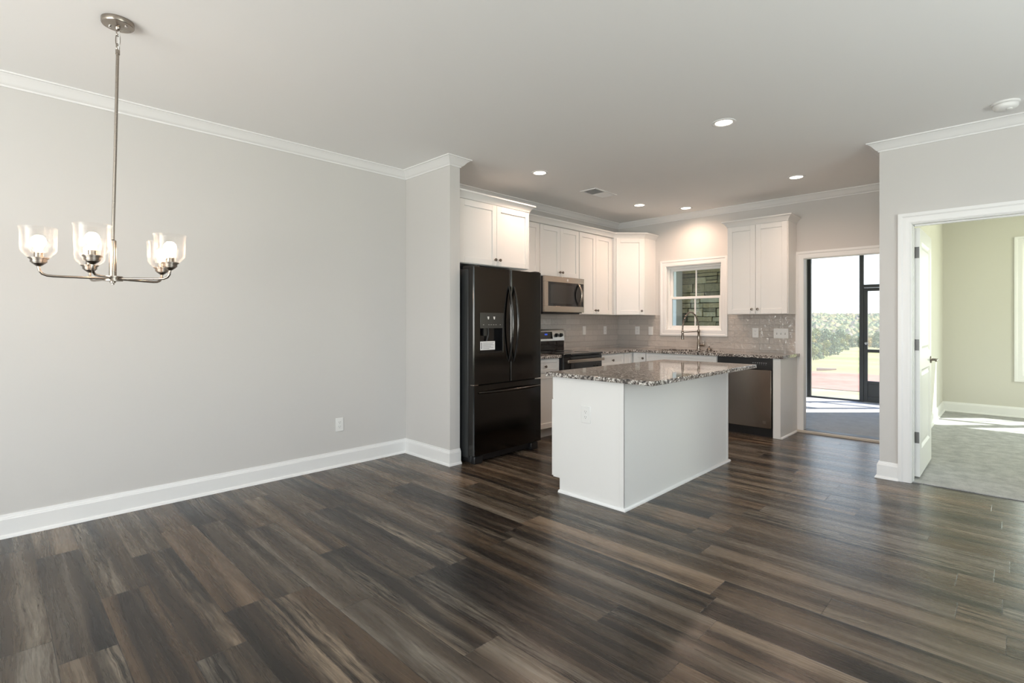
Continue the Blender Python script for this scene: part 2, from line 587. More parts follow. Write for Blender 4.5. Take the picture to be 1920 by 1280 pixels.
# ------------------------------------------------------------------ dimensions
H = 2.74
XL, XP, YP, YP2 = -4.28, -3.592, 2.876, 2.990
YB, XR, YR = 6.645, -0.802, 5.130
YR2 = 5.270
XBED, YBED = -0.752, 9.60
XE, YS = 2.70, -3.40          # right end wall and rear wall, behind the camera


def wall_y(name, y0, y1, x0, x1, m, holes, z1=H):
    """wall standing across y0..y1 with rectangular holes (x0, x1, z0, z1)"""
    b = MB()
    xs = x0
    for (a, c, za, zb) in sorted(holes):
        b.box(xs, a, y0, y1, 0, z1)
        if za > 0:
            b.box(a, c, y0, y1, 0, za)
        b.box(a, c, y0, y1, zb, z1)
        xs = c
    b.box(xs, x1, y0, y1, 0, z1)
    return struct(b.build(name, m, smooth=False))


def wall_x(name, x0, x1, y0, y1, m, holes, z1=H):
    b = MB()
    ys = y0
    for (a, c, za, zb) in sorted(holes):
        b.box(x0, x1, ys, a, 0, z1)
        if za > 0:
            b.box(x0, x1, a, c, 0, za)
        b.box(x0, x1, a, c, zb, z1)
        ys = c
    b.box(x0, x1, ys, y1, 0, z1)
    return struct(b.build(name, m, smooth=False))


# ------------------------------------------------------------------ room shell
b = MB()
b.box(XL - 0.12, XE + 0.1, YS - 0.1, YR + 0.03, -0.06, 0)
b.box(XL - 0.12, XR, YR + 0.03, YB + 0.0, -0.06, 0)
struct(b.build('floor', M['floor'], smooth=False))
struct(MB().box(XR, XE + 0.1, YR + 0.03, YBED + 0.12, -0.06, 0.006).build('floor_bedroom', M['carpet'], smooth=False))
struct(MB().box(XL - 0.12, XR - 0.02, YB + 0.10, 10.3, -0.2, -0.045).build('floor_porch', M['porch'], smooth=False))
b = MB()
b.box(XL - 0.12, XE + 0.1, YS - 0.1, YB + 0.14, H, H + 0.12)
b.box(XR, XE + 0.1, YB + 0.14, YBED + 0.14, H, H + 0.12)
struct(b.build('ceiling', M['ceil'], smooth=False))
struct(MB().box(XL - 0.6, XR, YB + 0.10, 10.35, 2.62, 2.74).build('ceiling_porch', M['siding'], smooth=False))

wall_x('wall_left', XL - 0.12, XL, YS, YB + 0.14, M['wall'], [])
struct(MB().box(XL, XP, YP, YP2, 0, H).build('wall_partition', M['wall'], smooth=False))
KW = (-3.500, -2.718, 1.165, 2.050)     # kitchen window hole
BD = (-1.785, -0.86, 0.0, 2.030)        # back door hole
wall_y('wall_back', YB, YB + 0.10, XL, XR, M['wall'], [KW, BD])
DO = (-0.607, 0.258, 0.0, 2.068)        # bedroom door rough hole
wall_y('wall_right', YR, YR2, XR, XE, M['wall'], [DO])
struct(MB().box(XR, XBED, YR2, YBED + 0.14, 0, H).build('wall_hall', M['wall_lawn_lit'], smooth=False))
BW = (0.060, 1.830, 0.560, 2.330)       # twin bedroom window hole
wall_y('wall_bedroom', YBED, YBED + 0.14, XBED, XE, M['wall_lawn_lit'], [BW])
SBW = (6.80, 8.40, 0.60, 2.30)
wall_x('wall_bedroom_side', XE - 0.1, XE, YR2, YBED, M['wall_lawn_lit'], [SBW])
RW = [(-3.05, -1.0, 0.42, 2.45), (-0.8, 1.25, 0.42, 2.45)]
wall_y('wall_rear', YS - 0.1, YS, XL, XE, M['wall'], RW)
SW = (0.4, 3.4, 0.42, 2.45)
wall_x('wall_side', XE - 0.1, XE, YS, YR, M['wall'], [SW])

CROWN = [(0.0, H), (0.0, H - 0.072), (0.007, H - 0.072), (0.011, H - 0.062), (0.020, H - 0.058), (0.030, H - 0.047), (0.048, H - 0.026),
         (0.060, H - 0.017), (0.066, H - 0.013), (0.069, H - 0.010), (0.080, H - 0.009), (0.080, H)]
BASE = [(0.0, 0.0), (0.030, 0.0), (0.029, 0.009), (0.024, 0.017), (0.017, 0.020), (0.016, 0.108), (0.013, 0.113), (0.0125, 0.119),
        (0.008, 0.124), (0.006, 0.136), (0.0, 0.136)]
CAS = [(0.0, 0.0), (0.0, 0.010), (0.010, 0.0135), (0.022, 0.012), (0.034, 0.0155), (0.050, 0.015), (0.060, 0.020), (0.083, 0.0205), (0.083, 0.0)]

b = MB().sweep([(XL, YS), (XL, YP), (XP, YP), (XP, YP2), (XL, YP2), (XL, YB), (XR, YB), (XR, YR), (XE - 0.1, YR), (XE - 0.1, YS)], CROWN, plan, True)
struct(b.build('trim_1', M['trim'], ang=30))
struct(MB().sweep([(XL, YS), (XL, YP), (XP, YP), (XP, YP2)], BASE, plan).build('baseboard_left', M['trim'], ang=30))
struct(MB().sweep([(XR, YB), (XR, YR), (-0.672, YR)], BASE, plan).build('baseboard_right', M['trim'], ang=30))
struct(MB().sweep([(0.33, YR), (XE - 0.1, YR), (XE - 0.1, YS), (XL, YS)], BASE, plan).build('baseboard_side', M['trim'], ang=30))
struct(MB().sweep([(XBED, YR2), (XBED, YBED), (XE - 0.1, YBED)], [(d, z + 0.006) for d, z in BASE], plan).build('baseboard_bedroom', M['trim'], ang=30))


def onwall_y(Y):
    return lambda s_, z, t: (s_, Y - t, z)


def casing(name, Y, x0, x1, z0, z1, closed):
    path = [(x1, z0), (x1, z1), (x0, z1), (x0, z0)]
    return struct(MB().sweep(path, CAS, onwall_y(Y), closed).build(name, M['trim'], ang=25))


# bedroom door casing and jambs
casing('trim_2', YR, -0.594, 0.245, 0.0, 2.055, False)
b = MB()
b.box(-0.607, -0.589, YR, YR2, 0, 2.05).box(0.240, 0.258, YR, YR2, 0, 2.05).box(-0.607, 0.258, YR, YR2, 2.05, 2.068)
b.box(-0.589, -0.584, YR + 0.045, YR + 0.085, 0, 2.05).box(0.229, 0.240, YR + 0.045, YR + 0.085, 0, 2.05).box(-0.578, 0.229, YR + 0.045, YR + 0.085, 2.039, 2.05)
struct(b.build('trim_3', M['trim'], bevel=0.0015))
# back door casing, jambs, threshold
casing('trim_4', YB, BD[0] + 0.022, BD[1] - 0.02, 0.0, BD[3] - 0.02, False)
b = MB()
b.box(BD[0], BD[0] + 0.02, YB, YB + 0.10, 0, BD[3]).box(BD[1] - 0.02, BD[1], YB, YB + 0.10, 0, BD[3]).box(BD[0], BD[1], YB, YB + 0.10, BD[3] - 0.02, BD[3])
struct(b.build('trim_5', M['trim'], bevel=0.0015))
b = MB().mat(0).box(BD[0] - 0.08, BD[1], YB - 0.055, YB + 0.0, -0.01, 0.020).mat(1).box(BD[0] + 0.02, BD[1] - 0.02, YB + 0.0, YB + 0.13, -0.04, 0.022)
struct(b.build('trim_6', [M['sill'], M['bronze_al']], bevel=0.003))
# bedroom window casing
casing('trim_7', YBED, BW[0] + 0.006, BW[1] - 0.006, BW[2] + 0.006, BW[3] - 0.006, True)
# kitchen window casing
casing('trim_8', YB, KW[0] + 0.004, KW[1] - 0.004, KW[2] + 0.006, KW[3] - 0.005, True)


def window(name, x0, x1, z0, z1, Yf, muntin=True, rz=0, loc=(0, 0, 0)):
    """double hung window; frame between Yf and Yf+0.08, interior side at low y"""
    r = bpy.data.objects.new(name, None)
    r.location = loc
    r.rotation_euler = (0, 0, rz)
    C.objects.link(r)
    struct(r)
    f = 0.026
    b = MB()
    b.box(x0, x0 + 0.012, Yf - 0.055, Yf, z0, z1).box(x1 - 0.012, x1, Yf - 0.055, Yf, z0, z1).box(x0, x1, Yf - 0.055, Yf, z1 - 0.012, z1).box(x0, x1, Yf - 0.055, Yf, z0, z0 + 0.012)
    b.box(x0, x0 + f, Yf, Yf + 0.08, z0, z1).box(x1 - f, x1, Yf, Yf + 0.08, z0, z1).box(x0 + f, x1 - f, Yf, Yf + 0.08, z1 - f - 0.01, z1).box(x0 + f, x1 - f, Yf, Yf + 0.08, z0, z0 + f)
    b.build('window_frame', M['vinyl'], r, bevel=0.002)
    zm = (z0 + z1) / 2
    for nm, za, zb, ya in (('lower_sash', z0 + f, zm + 0.018, Yf + 0.008), ('upper_sash', zm - 0.018, z1 - f - 0.01, Yf + 0.040)):
        a0, a1 = x0 + f, x1 - f
        q = 0.034
        b = MB().box(a0, a0 + q, ya, ya + 0.03, za, zb).box(a1 - q, a1, ya, ya + 0.03, za, zb).box(a0 + q, a1 - q, ya, ya + 0.03, za, za + q).box(a0 + q, a1 - q, ya, ya + 0.03, zb - q, zb)
        if muntin:
            xm = (a0 + a1) / 2
            b.box(xm - 0.009, xm + 0.009, ya + 0.009, ya + 0.021, za + q, zb - q)
        o = b.build(nm, M['vinyl'], r, bevel=0.002)
        MB().box(a0 + q, a1 - q, ya + 0.0135, ya + 0.0165, za + q, zb - q).build('pane', M['glass'], o, smooth=False)
    return r


window('window_1', *KW, YB + 0.055)
window('window_2', BW[0], 0.92, BW[2], BW[3], YBED + 0.055)
window('window_7', 0.97, BW[1], BW[2], BW[3], YBED + 0.055)
struct(MB().box(0.92, 0.97, YBED - 0.004, YBED + 0.14, BW[2], BW[3]).build('trim_9', M['trim'], bevel=0.002))
window('window_3', -1.6 / 2, 1.6 / 2, SBW[2], SBW[3], 0.0, rz=R(-90), loc=(XE - 0.06, 7.6, 0))
for i, q in enumerate(RW):
    window('window_%d' % (4 + i), (q[0] - q[1]) / 2, (q[1] - q[0]) / 2, q[2], q[3], 0.02, rz=PI, loc=((q[0] + q[1]) / 2, YS, 0))  # unseen windows, added to go with the rear fill lamp
window('window_6', -1.5, 1.5, SW[2], SW[3], 0.0, rz=R(-90), loc=(XE - 0.06, 1.9, 0))  # unseen window, added to go with the right-hand fill lamp

# ------------------------------------------------------------------ bedroom door (open against the bedroom wall)
d1 = bpy.data.objects.new('door_1', None)
d1.location = (-0.556, YR2 + 0.012, 0)
d1.rotation_euler = (0, 0, R(0.0))
C.objects.link(d1)
struct(d1)
DW_, DT, DZ0, DZ1 = 0.785, 0.036, 0.022, 2.040
b = MB()
sw = 0.115
rails = [(DZ0, 0.235), (0.885, 1.020), (1.935, DZ1)]
for (ya, yb_) in ((0, sw), (DW_ - sw, DW_)):
    b.box(-DT, 0, ya, yb_, DZ0, DZ1)
for (za, zb) in rails:
    b.box(-DT, 0, sw, DW_ - sw, za, zb)
for (za, zb) in ((0.235, 0.885), (1.020, 1.935)):
    # recessed field with sloped moulding and a raised centre
    for side in (0, 1):
        fx = (lambda q: -q) if side == 0 else (lambda q: -DT + q)
        ring = lambda ins, dep: [(fx(dep), sw + ins, za + ins), (fx(dep), DW_ - sw - ins, za + ins), (fx(dep), DW_ - sw - ins, zb - ins), (fx(dep), sw + ins, zb - ins)]
        levels = [ring(0, 0.0), ring(0.020, 0.011), ring(0.032, 0.011), ring(0.055, 0.004)]
        vs = [p for l in levels for p in l]
        fs = []
        for l in range(3):
            for k in range(4):
                fs.append((l * 4 + k, l * 4 + (k + 1) % 4, l * 4 + 4 + (k + 1) % 4, l * 4 + 4 + k))
        fs.append((12, 13, 14, 15))
        b.add(vs, fs)
b.build('door_leaf', M['trim'], d1, smooth=False)
for z in (1.840, 1.090, 0.338):
    MB().box(-DT + 0.004, -0.004, -0.0022, 0.0002, z - 0.045, z + 0.045).cyl((-DT - 0.003, -0.006, z - 0.045), (-DT - 0.003, -0.006, z + 0.045), 0.006, 12).build('hinge', M['hinge'], d1, bevel=0.0006)
hz = 0.935
b = MB()
for sx, x0 in ((1, 0.0), (-1, -DT)):
    b.lathe([(0.032, 0), (0.032, 0.006), (0.026, 0.010), (0.011, 0.012), (0.010, 0.045), (0.012, 0.050)], (x0, DW_ - 0.065, hz), (sx, 0, 0), 20)
    px = x0 + sx * 0.048
    b.tube([(px, DW_ - 0.065, hz), (px + sx * 0.004, DW_ - 0.10, hz), (px + sx * 0.004, DW_ - 0.150, hz), (px, DW_ - 0.180, hz - 0.004)], [0.010, 0.009, 0.0085, 0.0075], 10)
b.build('lever_handle', M['bronze'], d1)

# ------------------------------------------------------------------ cabinets
KNOB = [(0.0055, 0.0), (0.0055, 0.010), (0.008, 0.013), (0.0145, 0.018), (0.0155, 0.023), (0.013, 0.028), (0.006, 0.030), (0.0, 0.030)]


def shaker(x0, x1, z0, z1, y0=0.0, t=0.02, rail=0.057):
    b = MB()
    b.box(x0, x0 + rail, y0, y0 + t, z0, z1).box(x1 - rail, x1, y0, y0 + t, z0, z1)
    b.box(x0 + rail, x1 - rail, y0, y0 + t, z0, z0 + rail).box(x0 + rail, x1 - rail, y0, y0 + t, z1 - rail, z1)
    b.box(x0 + rail, x1 - rail, y0 + 0.009, y0 + t, z0 + rail, z1 - rail)
    return b


def front(root, name, x0, x1, z0, z1, knob=None, rail=0.057, g=0.0016):
    o = shaker(x0 + g, x1 - g, z0 + g, z1 - g, 0.0, 0.02, rail).build(name, M['cab'], root, bevel=0.0018)
    if knob:
        MB().lathe(KNOB, (knob[0], 0, knob[1]), (0, -1, 0), 20).build('knob', M['bronze'], o)
    return o


def carcass(root, w_, d_, h_, z0=0.0, toe=False):
    b = MB()
    if toe:
        b.box(0, w_, 0.02, d_, z0 + 0.105, h_).box(0, w_, 0.085, d_, z0, z0 + 0.105)
    else:
        b.box(0, w_, 0.02, d_, z0, h_)
    return b.build('cabinet_box', M['cab'], root, bevel=0.001)


CABCROWN = [(0.0, 0.0), (0.003, 0.0), (0.006, 0.010), (0.014, 0.022), (0.028, 0.040), (0.042, 0.052), (0.050, 0.055), (0.050, 0.068), (0.0, 0.068)]
Q = PI / 2
YA0, YA1, YM0, YM1, YT1 = 3.985, 4.500, 4.500, 5.262, 6.035
GU, GB = 'white wall cabinets', 'white base cabinets'

# above the refrigerator
c = thing('wall_cabinet', 'deep white two-door wall cabinet directly above the black refrigerator', 'cabinet', (-3.65, YP2 + 0.006, 1.822), Q, GU)
w_ = YA0 - YP2 - 0.006
carcass(c, w_, 0.628, 0.605)
front(c, 'door', 0.040, w_ / 2 + 0.018, 0.004, 0.598, (w_ / 2 - 0.012, 0.062))
front(c, 'door', w_ / 2 + 0.018, w_ - 0.004, 0.004, 0.598, (w_ / 2 + 0.050, 0.062))
MB().sweep([(0, 0.004), (w_, 0.004), (w_, 0.628)], [(d, z + 0.602) for d, z in CABCROWN], plan).build('cornice', M['cab'], c, ang=25)
# narrow one
c = thing('wall_cabinet', 'narrow white wall cabinet between the refrigerator cabinet and the microwave cabinet', 'cabinet', (-3.96, YA0 + 0.001, 1.372), Q, GU)
carcass(c, YA1 - YA0 - 0.002, 0.318, 1.058)
front(c, 'door', 0.004, YA1 - YA0 - 0.006, 0.004, 1.05, (0.05, 0.055))
# above the microwave
c = thing('wall_cabinet', 'short white two-door wall cabinet right above the microwave', 'cabinet', (-3.96, YM0, 1.818), Q, GU)
carcass(c, YM1 - YM0 - 0.001, 0.318, 0.612)
front(c, 'door', 0.012, 0.381, 0.004, 0.604, (0.355, 0.058))
front(c, 'door', 0.381, 0.752, 0.004, 0.604, (0.408, 0.058))
# tall two door
c = thing('wall_cabinet', 'tall white two-door wall cabinet right of the microwave', 'cabinet', (-3.96, YM1, 1.372), Q, GU)
carcass(c, YT1 - YM1 - 0.001, 0.318, 1.058)
front(c, 'door', 0.006, 0.358, 0.004, 1.05, (0.330, 0.055))
front(c, 'door', 0.358, 0.712, 0.004, 1.05, (0.387, 0.055))
# diagonal corner
XC1, YC1 = -3.655, 6.340
c = thing('corner_wall_cabinet', 'white wall cabinet set diagonally across the kitchen corner with one door', 'cabinet', (XL, YB, 1.372))
poly = [(0.002, YT1 - YB), (-3.945 - XL, YT1 - YB), (XC1 - 0.004 - XL, YC1 - YB - 0.0), (XC1 - XL, YC1 - YB), (XC1 - XL, -0.002), (0.002, -0.002)]
MB().prism(poly, 0, 1.058).build('cabinet_box', M['cab'], c, bevel=0.001)
dd = thing('door', '', '', (-3.945 - XL + 0.0145, YT1 - YB - 0.0145, 0), R(45))
for k in ('label', 'category'):
    del dd[k]
L_ = math.hypot(XC1 + 3.945, YC1 - YT1) - 0.006
dd.parent = c
m_ = Matrix.Translation(dd.location) @ Matrix.Rotation(math.atan2(YC1 - YT1, XC1 + 3.945), 4, 'Z')
bpy.data.objects.remove(dd)
o = shaker(0.022, L_ - 0.018, 0.004, 1.05)
o.v = [m_ @ p for p in o.v]
o = o.build('door', M['cab'], c, bevel=0.0018)
kb = MB().lathe(KNOB, (L_ - 0.045, 0, 0.055), (0, -1, 0), 20)
kb.v = [m_ @ p for p in kb.v]
kb.build('knob', M['bronze'], o)
# shared cornice of the run
o = MB().sweep([(-3.962, YA0 + 0.002), (-3.962, YT1 - 0.006), (XC1 - 0.004, YC1 - 0.006), (XC1 - 0.001, YB - 0.002)], [(d, z + 2.431) for d, z in CABCROWN], plan).build('cabinet_cornice', M['cab'], ang=25)
tag(o, 'long white cornice moulding along the tops of the left wall cabinets', 'moulding')
# right of the window
c = thing('wall_cabinet', 'white two-door wall cabinet between the kitchen window and the back door', 'cabinet', (-2.522, 6.322, 1.366), 0, GU)
carcass(c, 0.682, 0.321, 1.066)
front(c, 'door', 0.004, 0.332, 0.004, 1.055, (0.296, 0.060))
front(c, 'door', 0.332, 0.678, 0.004, 1.055, (0.362, 0.060))
MB().sweep([(0, 0.321), (0, 0.004), (0.682, 0.004), (0.682, 0.321)], [(d, z + 1.060) for d, z in CABCROWN], plan).build('cornice', M['cab'], c, ang=25)

# base units on the left wall
XF, YF, CT0, CT1 = -3.660, 6.030, 0.876, 0.908
c = thing('base_cabinet', 'narrow white base cabinet with drawer between the refrigerator and the range', 'cabinet', (XF, YA0, 0), Q, GB)
carcass(c, YA1 - YA0, 0.618, CT0 - 0.001, toe=True)
front(c, 'drawer', 0.010, 0.505, 0.720, 0.868, (0.2575, 0.790), 0.036)
front(c, 'door', 0.010, 0.505, 0.112, 0.716, (0.06, 0.66))
c = thing('base_cabinet', 'white base cabinet with a drawer right of the range', 'cabinet', (XF, 5.268, 0), Q, GB)
carcass(c, 0.560, 0.618, CT0 - 0.001, toe=True)
front(c, 'drawer', 0.008, 0.552, 0.720, 0.868, (0.280, 0.790), 0.036)
front(c, 'door', 0.008, 0.552, 0.112, 0.716, (0.50, 0.66))
# corner unit with a folding pair of doors
c = thing('corner_base_cabinet', 'white corner base cabinet with two door leaves meeting at the inside corner', 'cabinet', (XL, YB, 0))
ox = lambda x_: x_ - XL
oy = lambda y_: y_ - YB
xs_ = -3.462
poly = [(0.002, oy(5.829)), (ox(XF - 0.02), oy(5.829)), (ox(XF - 0.02), oy(YF + 0.02)), (ox(xs_), oy(YF + 0.02)), (ox(xs_), -0.002), (0.002, -0.002)]
MB().prism(poly, 0.105, CT0 - 0.001).build('cabinet_box', M['cab'], c, bevel=0.001)
poly = [(0.01, oy(5.835)), (ox(XF - 0.085), oy(5.835)), (ox(XF - 0.085), oy(YF + 0.085)), (ox(xs_ - 0.005), oy(YF + 0.085)), (ox(xs_ - 0.005), -0.01), (0.01, -0.01)]
MB().prism(poly, 0.0, 0.105).build('plinth', M['cab'], c)
o = shaker(5.832 - YB, YF - 0.001 - YB, 0.112, 0.868)
o.v = [Vector((ox(XF) - p.y, p.x, p.z)) for p in o.v]
o.build('door', M['cab'], c, bevel=0.0018)
o = shaker(ox(XF) + 0.022, ox(xs_) - 0.003, 0.112, 0.868)
o.v = [p + Vector((0, oy(YF), 0)) for p in o.v]
o = o.build('door', M['cab'], c, bevel=0.0018)
MB().lathe(KNOB, (ox(xs_) - 0.034, oy(YF), 0.800), (0, -1, 0), 20).build('knob', M['bronze'], o)
# sink base
c = thing('sink_base_cabinet', 'white sink base cabinet under the kitchen window beside the dishwasher', 'cabinet', (-3.460, YF, 0), 0)
b = MB().box(0, 0.016, 0.02, 0.612, 0.105, CT0 - 0.001).box(0.920, 0.936, 0.02, 0.612, 0.105, CT0 - 0.001).box(0.016, 0.920, 0.02, 0.612, 0.105, 0.12).box(0.016, 0.920, 0.02, 0.036, 0.12, CT0 - 0.001).box(0, 0.936, 0.085, 0.612, 0, 0.105)
b.build('cabinet_box', M['cab'], c, bevel=0.001)
front(c, 'false_drawer_front', 0.004, 0.932, 0.720, 0.868, None, 0.036)
front(c, 'door', 0.004, 0.468, 0.112, 0.716, (0.440, 0.66))
front(c, 'door', 0.468, 0.932, 0.112, 0.716, (0.496, 0.66))
# end panel beside the dishwasher
c = thing('cabinet_end_panel', 'white end panel closing the counter run beside the dishwasher at the back door', 'cabinet', (-1.905, YF, 0), 0)
MB().box(0.0, 0.078, 0.0, 0.612, 0.0, CT0 - 0.001).build('panel', M['cab'], c, bevel=0.0015)
MB().sweep([(0.078, 0.0), (0.078, 0.59)], [(0, 0), (0.016, 0), (0.015, 0.007), (0.010, 0.014), (0, 0.018)], plan).build('shoe_moulding', M['trim'], c)

# countertops
o = MB().box(XL + 0.001, -3.632, YA0 - 0.02, YA1 - 0.004, CT0, CT1).build('countertop', M['granite'], bevel=0.003)
tag(o, 'short speckled granite countertop between the refrigerator and the range', 'countertop')
SK = (-3.36, -2.62, 6.085, 6.490)
b = MB()
b.box(XL + 0.001, -3.634, 5.268, YB - 0.001, CT0, CT1)
ya = YF - 0.026
b.box(-3.634, SK[0], ya, YB - 0.001, CT0, CT1).box(SK[1], -1.800, ya, YB - 0.001, CT0, CT1)
b.box(SK[0], SK[1], ya, SK[2], CT0, CT1).box(SK[0], SK[1], SK[3], YB - 0.001, CT0, CT1)
o = b.build('countertop', M['granite'])
tag(o, 'long L-shaped speckled granite countertop running round the corner under the window', 'countertop')
# sink
b = MB()
x0, x1, y0, y1 = SK[0] - 0.008, SK[1] + 0.008, SK[2] - 0.008, SK[3] + 0.008
z0, z1 = 0.690, CT0 - 0.0005
b.box(x0, x0 + 0.006, y0, y1, z0, z1).box(x1 - 0.006, x1, y0, y1, z0, z1).box(x0, x1, y0, y0 + 0.006, z0, z1).box(x0, x1, y1 - 0.006, y1, z0, z1).box(x0, x1, y0, y1, z0 - 0.006, z0)
o = b.build('sink', M['steel'])
tag(o, 'stainless undermount sink set into the granite below the window', 'sink')

# faucet
f = thing('faucet', 'tall brushed nickel faucet with a spring arch spout behind the sink', 'faucet', (-2.987, 6.560, CT1))
b = MB().lathe([(0.030, 0), (0.030, 0.004), (0.024, 0.008), (0.0205, 0.012), (0.0205, 0.100), (0.0155, 0.108), (0.0145, 0.225), (0.019, 0.232), (0.019, 0.262), (0.012, 0.268)], n=24)
b.build('body', M['nickel'], f)
hx, hy = -0.108, -0.235
rr = math.hypot(hx, hy)
ux, uy = hx / rr, hy / rr
pts = []
for i in range(41):
    a = PI * i / 40
    s_ = rr / 2 * (1 - math.cos(a))
    pts.append((ux * s_, uy * s_, 0.262 + 0.105 * 0 + (0.232 * math.sin(a) if True else 0)))
pts += [(hx, hy, 0.262 - 0.012 * i) for i in range(1, 3)]
coil, path = MB(), [Vector(p) for p in pts]
ln = [0]
for i in range(1, len(path)):
    ln.append(ln[-1] + (path[i] - path[i - 1]).length)
tot = ln[-1]
turns, N = 58, 58 * 9
cp = []
side = Vector((-uy, ux, 0))
for i in range(N + 1):
    L = tot * i / N
    k = max(j for j in range(len(ln)) if ln[j] <= L + 1e-9)
    k = min(k, len(path) - 2)
    fr_ = (L - ln[k]) / max(1e-6, ln[k + 1] - ln[k])
    p = path[k].lerp(path[k + 1], fr_)
    tg = (path[k + 1] - path[k]).normalized()
    nn = tg.cross(side)
    a = 2 * PI * turns * i / N
    cp.append(p + (side * math.cos(a) + nn * math.sin(a)) * 0.0095)
coil.tube(cp, 0.0026, 6)
coil.build('spring', M['nickel'], f)
MB().tube(pts, 0.0065, 10).build('hose', M['bronze'], f)
MB().lathe([(0.011, 0.02), (0.016, 0.012), (0.016, -0.035), (0.019, -0.045), (0.019, -0.095), (0.014, -0.100)], (hx, hy, 0.238), n=20).build('spray_head', M['bronze'], f)
MB().tube([(ux * 0.01, uy * 0.01, 0.246), (hx, hy, 0.232)], 0.0055, 10).lathe([(0.020, -0.006), (0.020, 0.006)], (hx, hy, 0.232), n=20).build('docking_arm', M['nickel'], f)
MB().cyl((0.015, -0.002, 0.062), (0.082, -0.012, 0.062), 0.0165, 20).tube([(0.074, -0.012, 0.070), (0.072, -0.014, 0.100), (0.066, -0.016, 0.118)], [0.007, 0.0055, 0.005], 10).build('handle', M['nickel'], f)
o = MB().lathe([(0.034, 0), (0.034, 0.006), (0.030, 0.018), (0.020, 0.030), (0.009, 0.036), (0.009, 0.052), (0.006, 0.056)], (0, 0, 0), n=24).build('soap_pump', M['bronze'])
o.location = (-2.835, 6.535, CT1)
tag(o, 'small round dark metal soap pump on the counter right of the faucet', 'soap pump')

# backsplash
o = MB().box(XL + 0.0005, XL + 0.009, YA0, YB - 0.0005, CT1 + 0.0005, 1.371).build('backsplash', M['tile_l'], smooth=False)
tag(o, 'glossy taupe tile backsplash on the left wall behind the range', 'backsplash')
zt = KW[2] - 0.078
b = MB()
xa, xb_ = KW[0] - 0.081, KW[1] + 0.081
b.box(XL + 0.009, xa, YB - 0.009, YB - 0.0005, CT1 + 0.0005, 1.371).box(xa, xb_, YB - 0.009, YB - 0.0005, CT1 + 0.0005, zt).box(xb_, -1.842, YB - 0.009, YB - 0.0005, CT1 + 0.0005, 1.371)
o = b.build('backsplash', M['tile_b'], smooth=False)
tag(o, 'glossy taupe tile backsplash on the back wall around the kitchen window', 'backsplash')


# ------------------------------------------------------------------ outlets and switches
def outlet(label, loc, rz, group=None, w_=0.074, h_=0.118):
    o = thing('outlet', label, 'outlet', loc, rz, group)
    MB().box(-w_ / 2, w_ / 2, -0.006, 0, -h_ / 2, h_ / 2).build('cover_plate', M['plate'], o, bevel=0.003)
    b = MB().mat(0)
    for z in (-0.0195, 0.0195):
        b.mat(0).lathe([(0.0165, 0), (0.0165, 0.0018)], (0, -0.006, z), (0, -1, 0), 20)
        b.mat(1).box(-0.0085, -0.0060, -0.0083, -0.0078, z - 0.001, z + 0.0085).box(0.0060, 0.0085, -0.0083, -0.0078, z, z + 0.0085).lathe([(0.0028, 0), (0.0028, 0.0004)], (0, -0.0079, z - 0.0075), (0, -1, 0), 10)
    b.build('socket_face', [M['plate'], M['slot']], o)
    return o


def switch(label, loc, rz, gangs, group=None, blank=False):
    o = thing('light_switch', label, 'light switch', loc, rz, group)
    w_ = 0.072 + 0.046 * (gangs - 1)
    MB().box(-w_ / 2, w_ / 2, -0.006, 0, -0.059, 0.059).build('cover_plate', M['plate'], o, bevel=0.003)
    for i in range(gangs):
        x_ = (i - (gangs - 1) / 2) * 0.046
        if blank:
            MB().box(x_ - 0.0165, x_ + 0.0165, -0.0085, -0.006, -0.033, 0.033).build('rocker', M['plate'], o, bevel=0.0012)
        else:
            MB().mat(1).box(x_ - 0.005, x_ + 0.005, -0.0066, -0.006, -0.012, 0.012).mat(0).box(x_ - 0.0032, x_ + 0.0032, -0.016, -0.006, 0.000, 0.010).build('toggle', [M['plate'], M['slot']], o)
    return o


outlet('white duplex outlet low on the bare left wall', (XL, 2.182, 0.368), Q)
GO = 'cover plates on the tile backsplash'
switch('white rocker switch plate on the left tile wall, nearer the range', (XL + 0.009, 5.781, 1.158), Q, 1, GO, True)
outlet('white outlet plate on the left tile wall, nearer the corner', (XL + 0.009, 6.285, 1.155), Q, GO)
outlet('white outlet plate on the back tile wall, nearest the corner', (-3.942, YB - 0.009, 1.153), 0, GO)
switch('white single switch plate on the back tile wall just left of the window', (-3.727, YB - 0.009, 1.150), 0, 1, GO, True)
outlet('white outlet plate on the back tile wall just right of the window', (-2.297, YB - 0.009, 1.142), 0, GO)
switch('wide white three-toggle switch plate on the tile by the back door', (-2.005, YB - 0.009, 1.138), 0, 3, GO)

# ------------------------------------------------------------------ refrigerator
FX, FY0, FW = -3.432, 3.014, 0.912
f = thing('refrigerator', 'black stainless french-door refrigerator with a bottom freezer drawer', 'refrigerator', (FX, FY0, 0), Q)
DTk = 0.068
MB().box(0.006, FW - 0.006, DTk + 0.012, 0.800, 0.055, 1.755).build('case', M['blacksteel_side'], f, bevel=0.006)
MB().box(0.02, FW - 0.02, 0.055, 0.72, 0.012, 0.075).build('base_grille', M['black'], f, bevel=0.004)
for x0 in (0.03, FW - 0.13):
    MB().box(x0, x0 + 0.10, 0.020, 0.10, 0.0, 0.070).build('foot_cover', M['black'], f, bevel=0.006)
for x0 in (0.012, FW - 0.082):
    MB().box(x0, x0 + 0.07, 0.012, 0.16, 1.756, 1.782).cyl((x0 + 0.03, 0.035, 1.750), (x0 + 0.03, 0.035, 1.780), 0.014, 14).build('hinge_cover', M['black'], f, bevel=0.004)
MB().box(0.004, 0.062, 0.004, 0.05, 0.7055, 0.7165).build('middle_hinge', M['steel'], f, bevel=0.002)
xs = 0.475


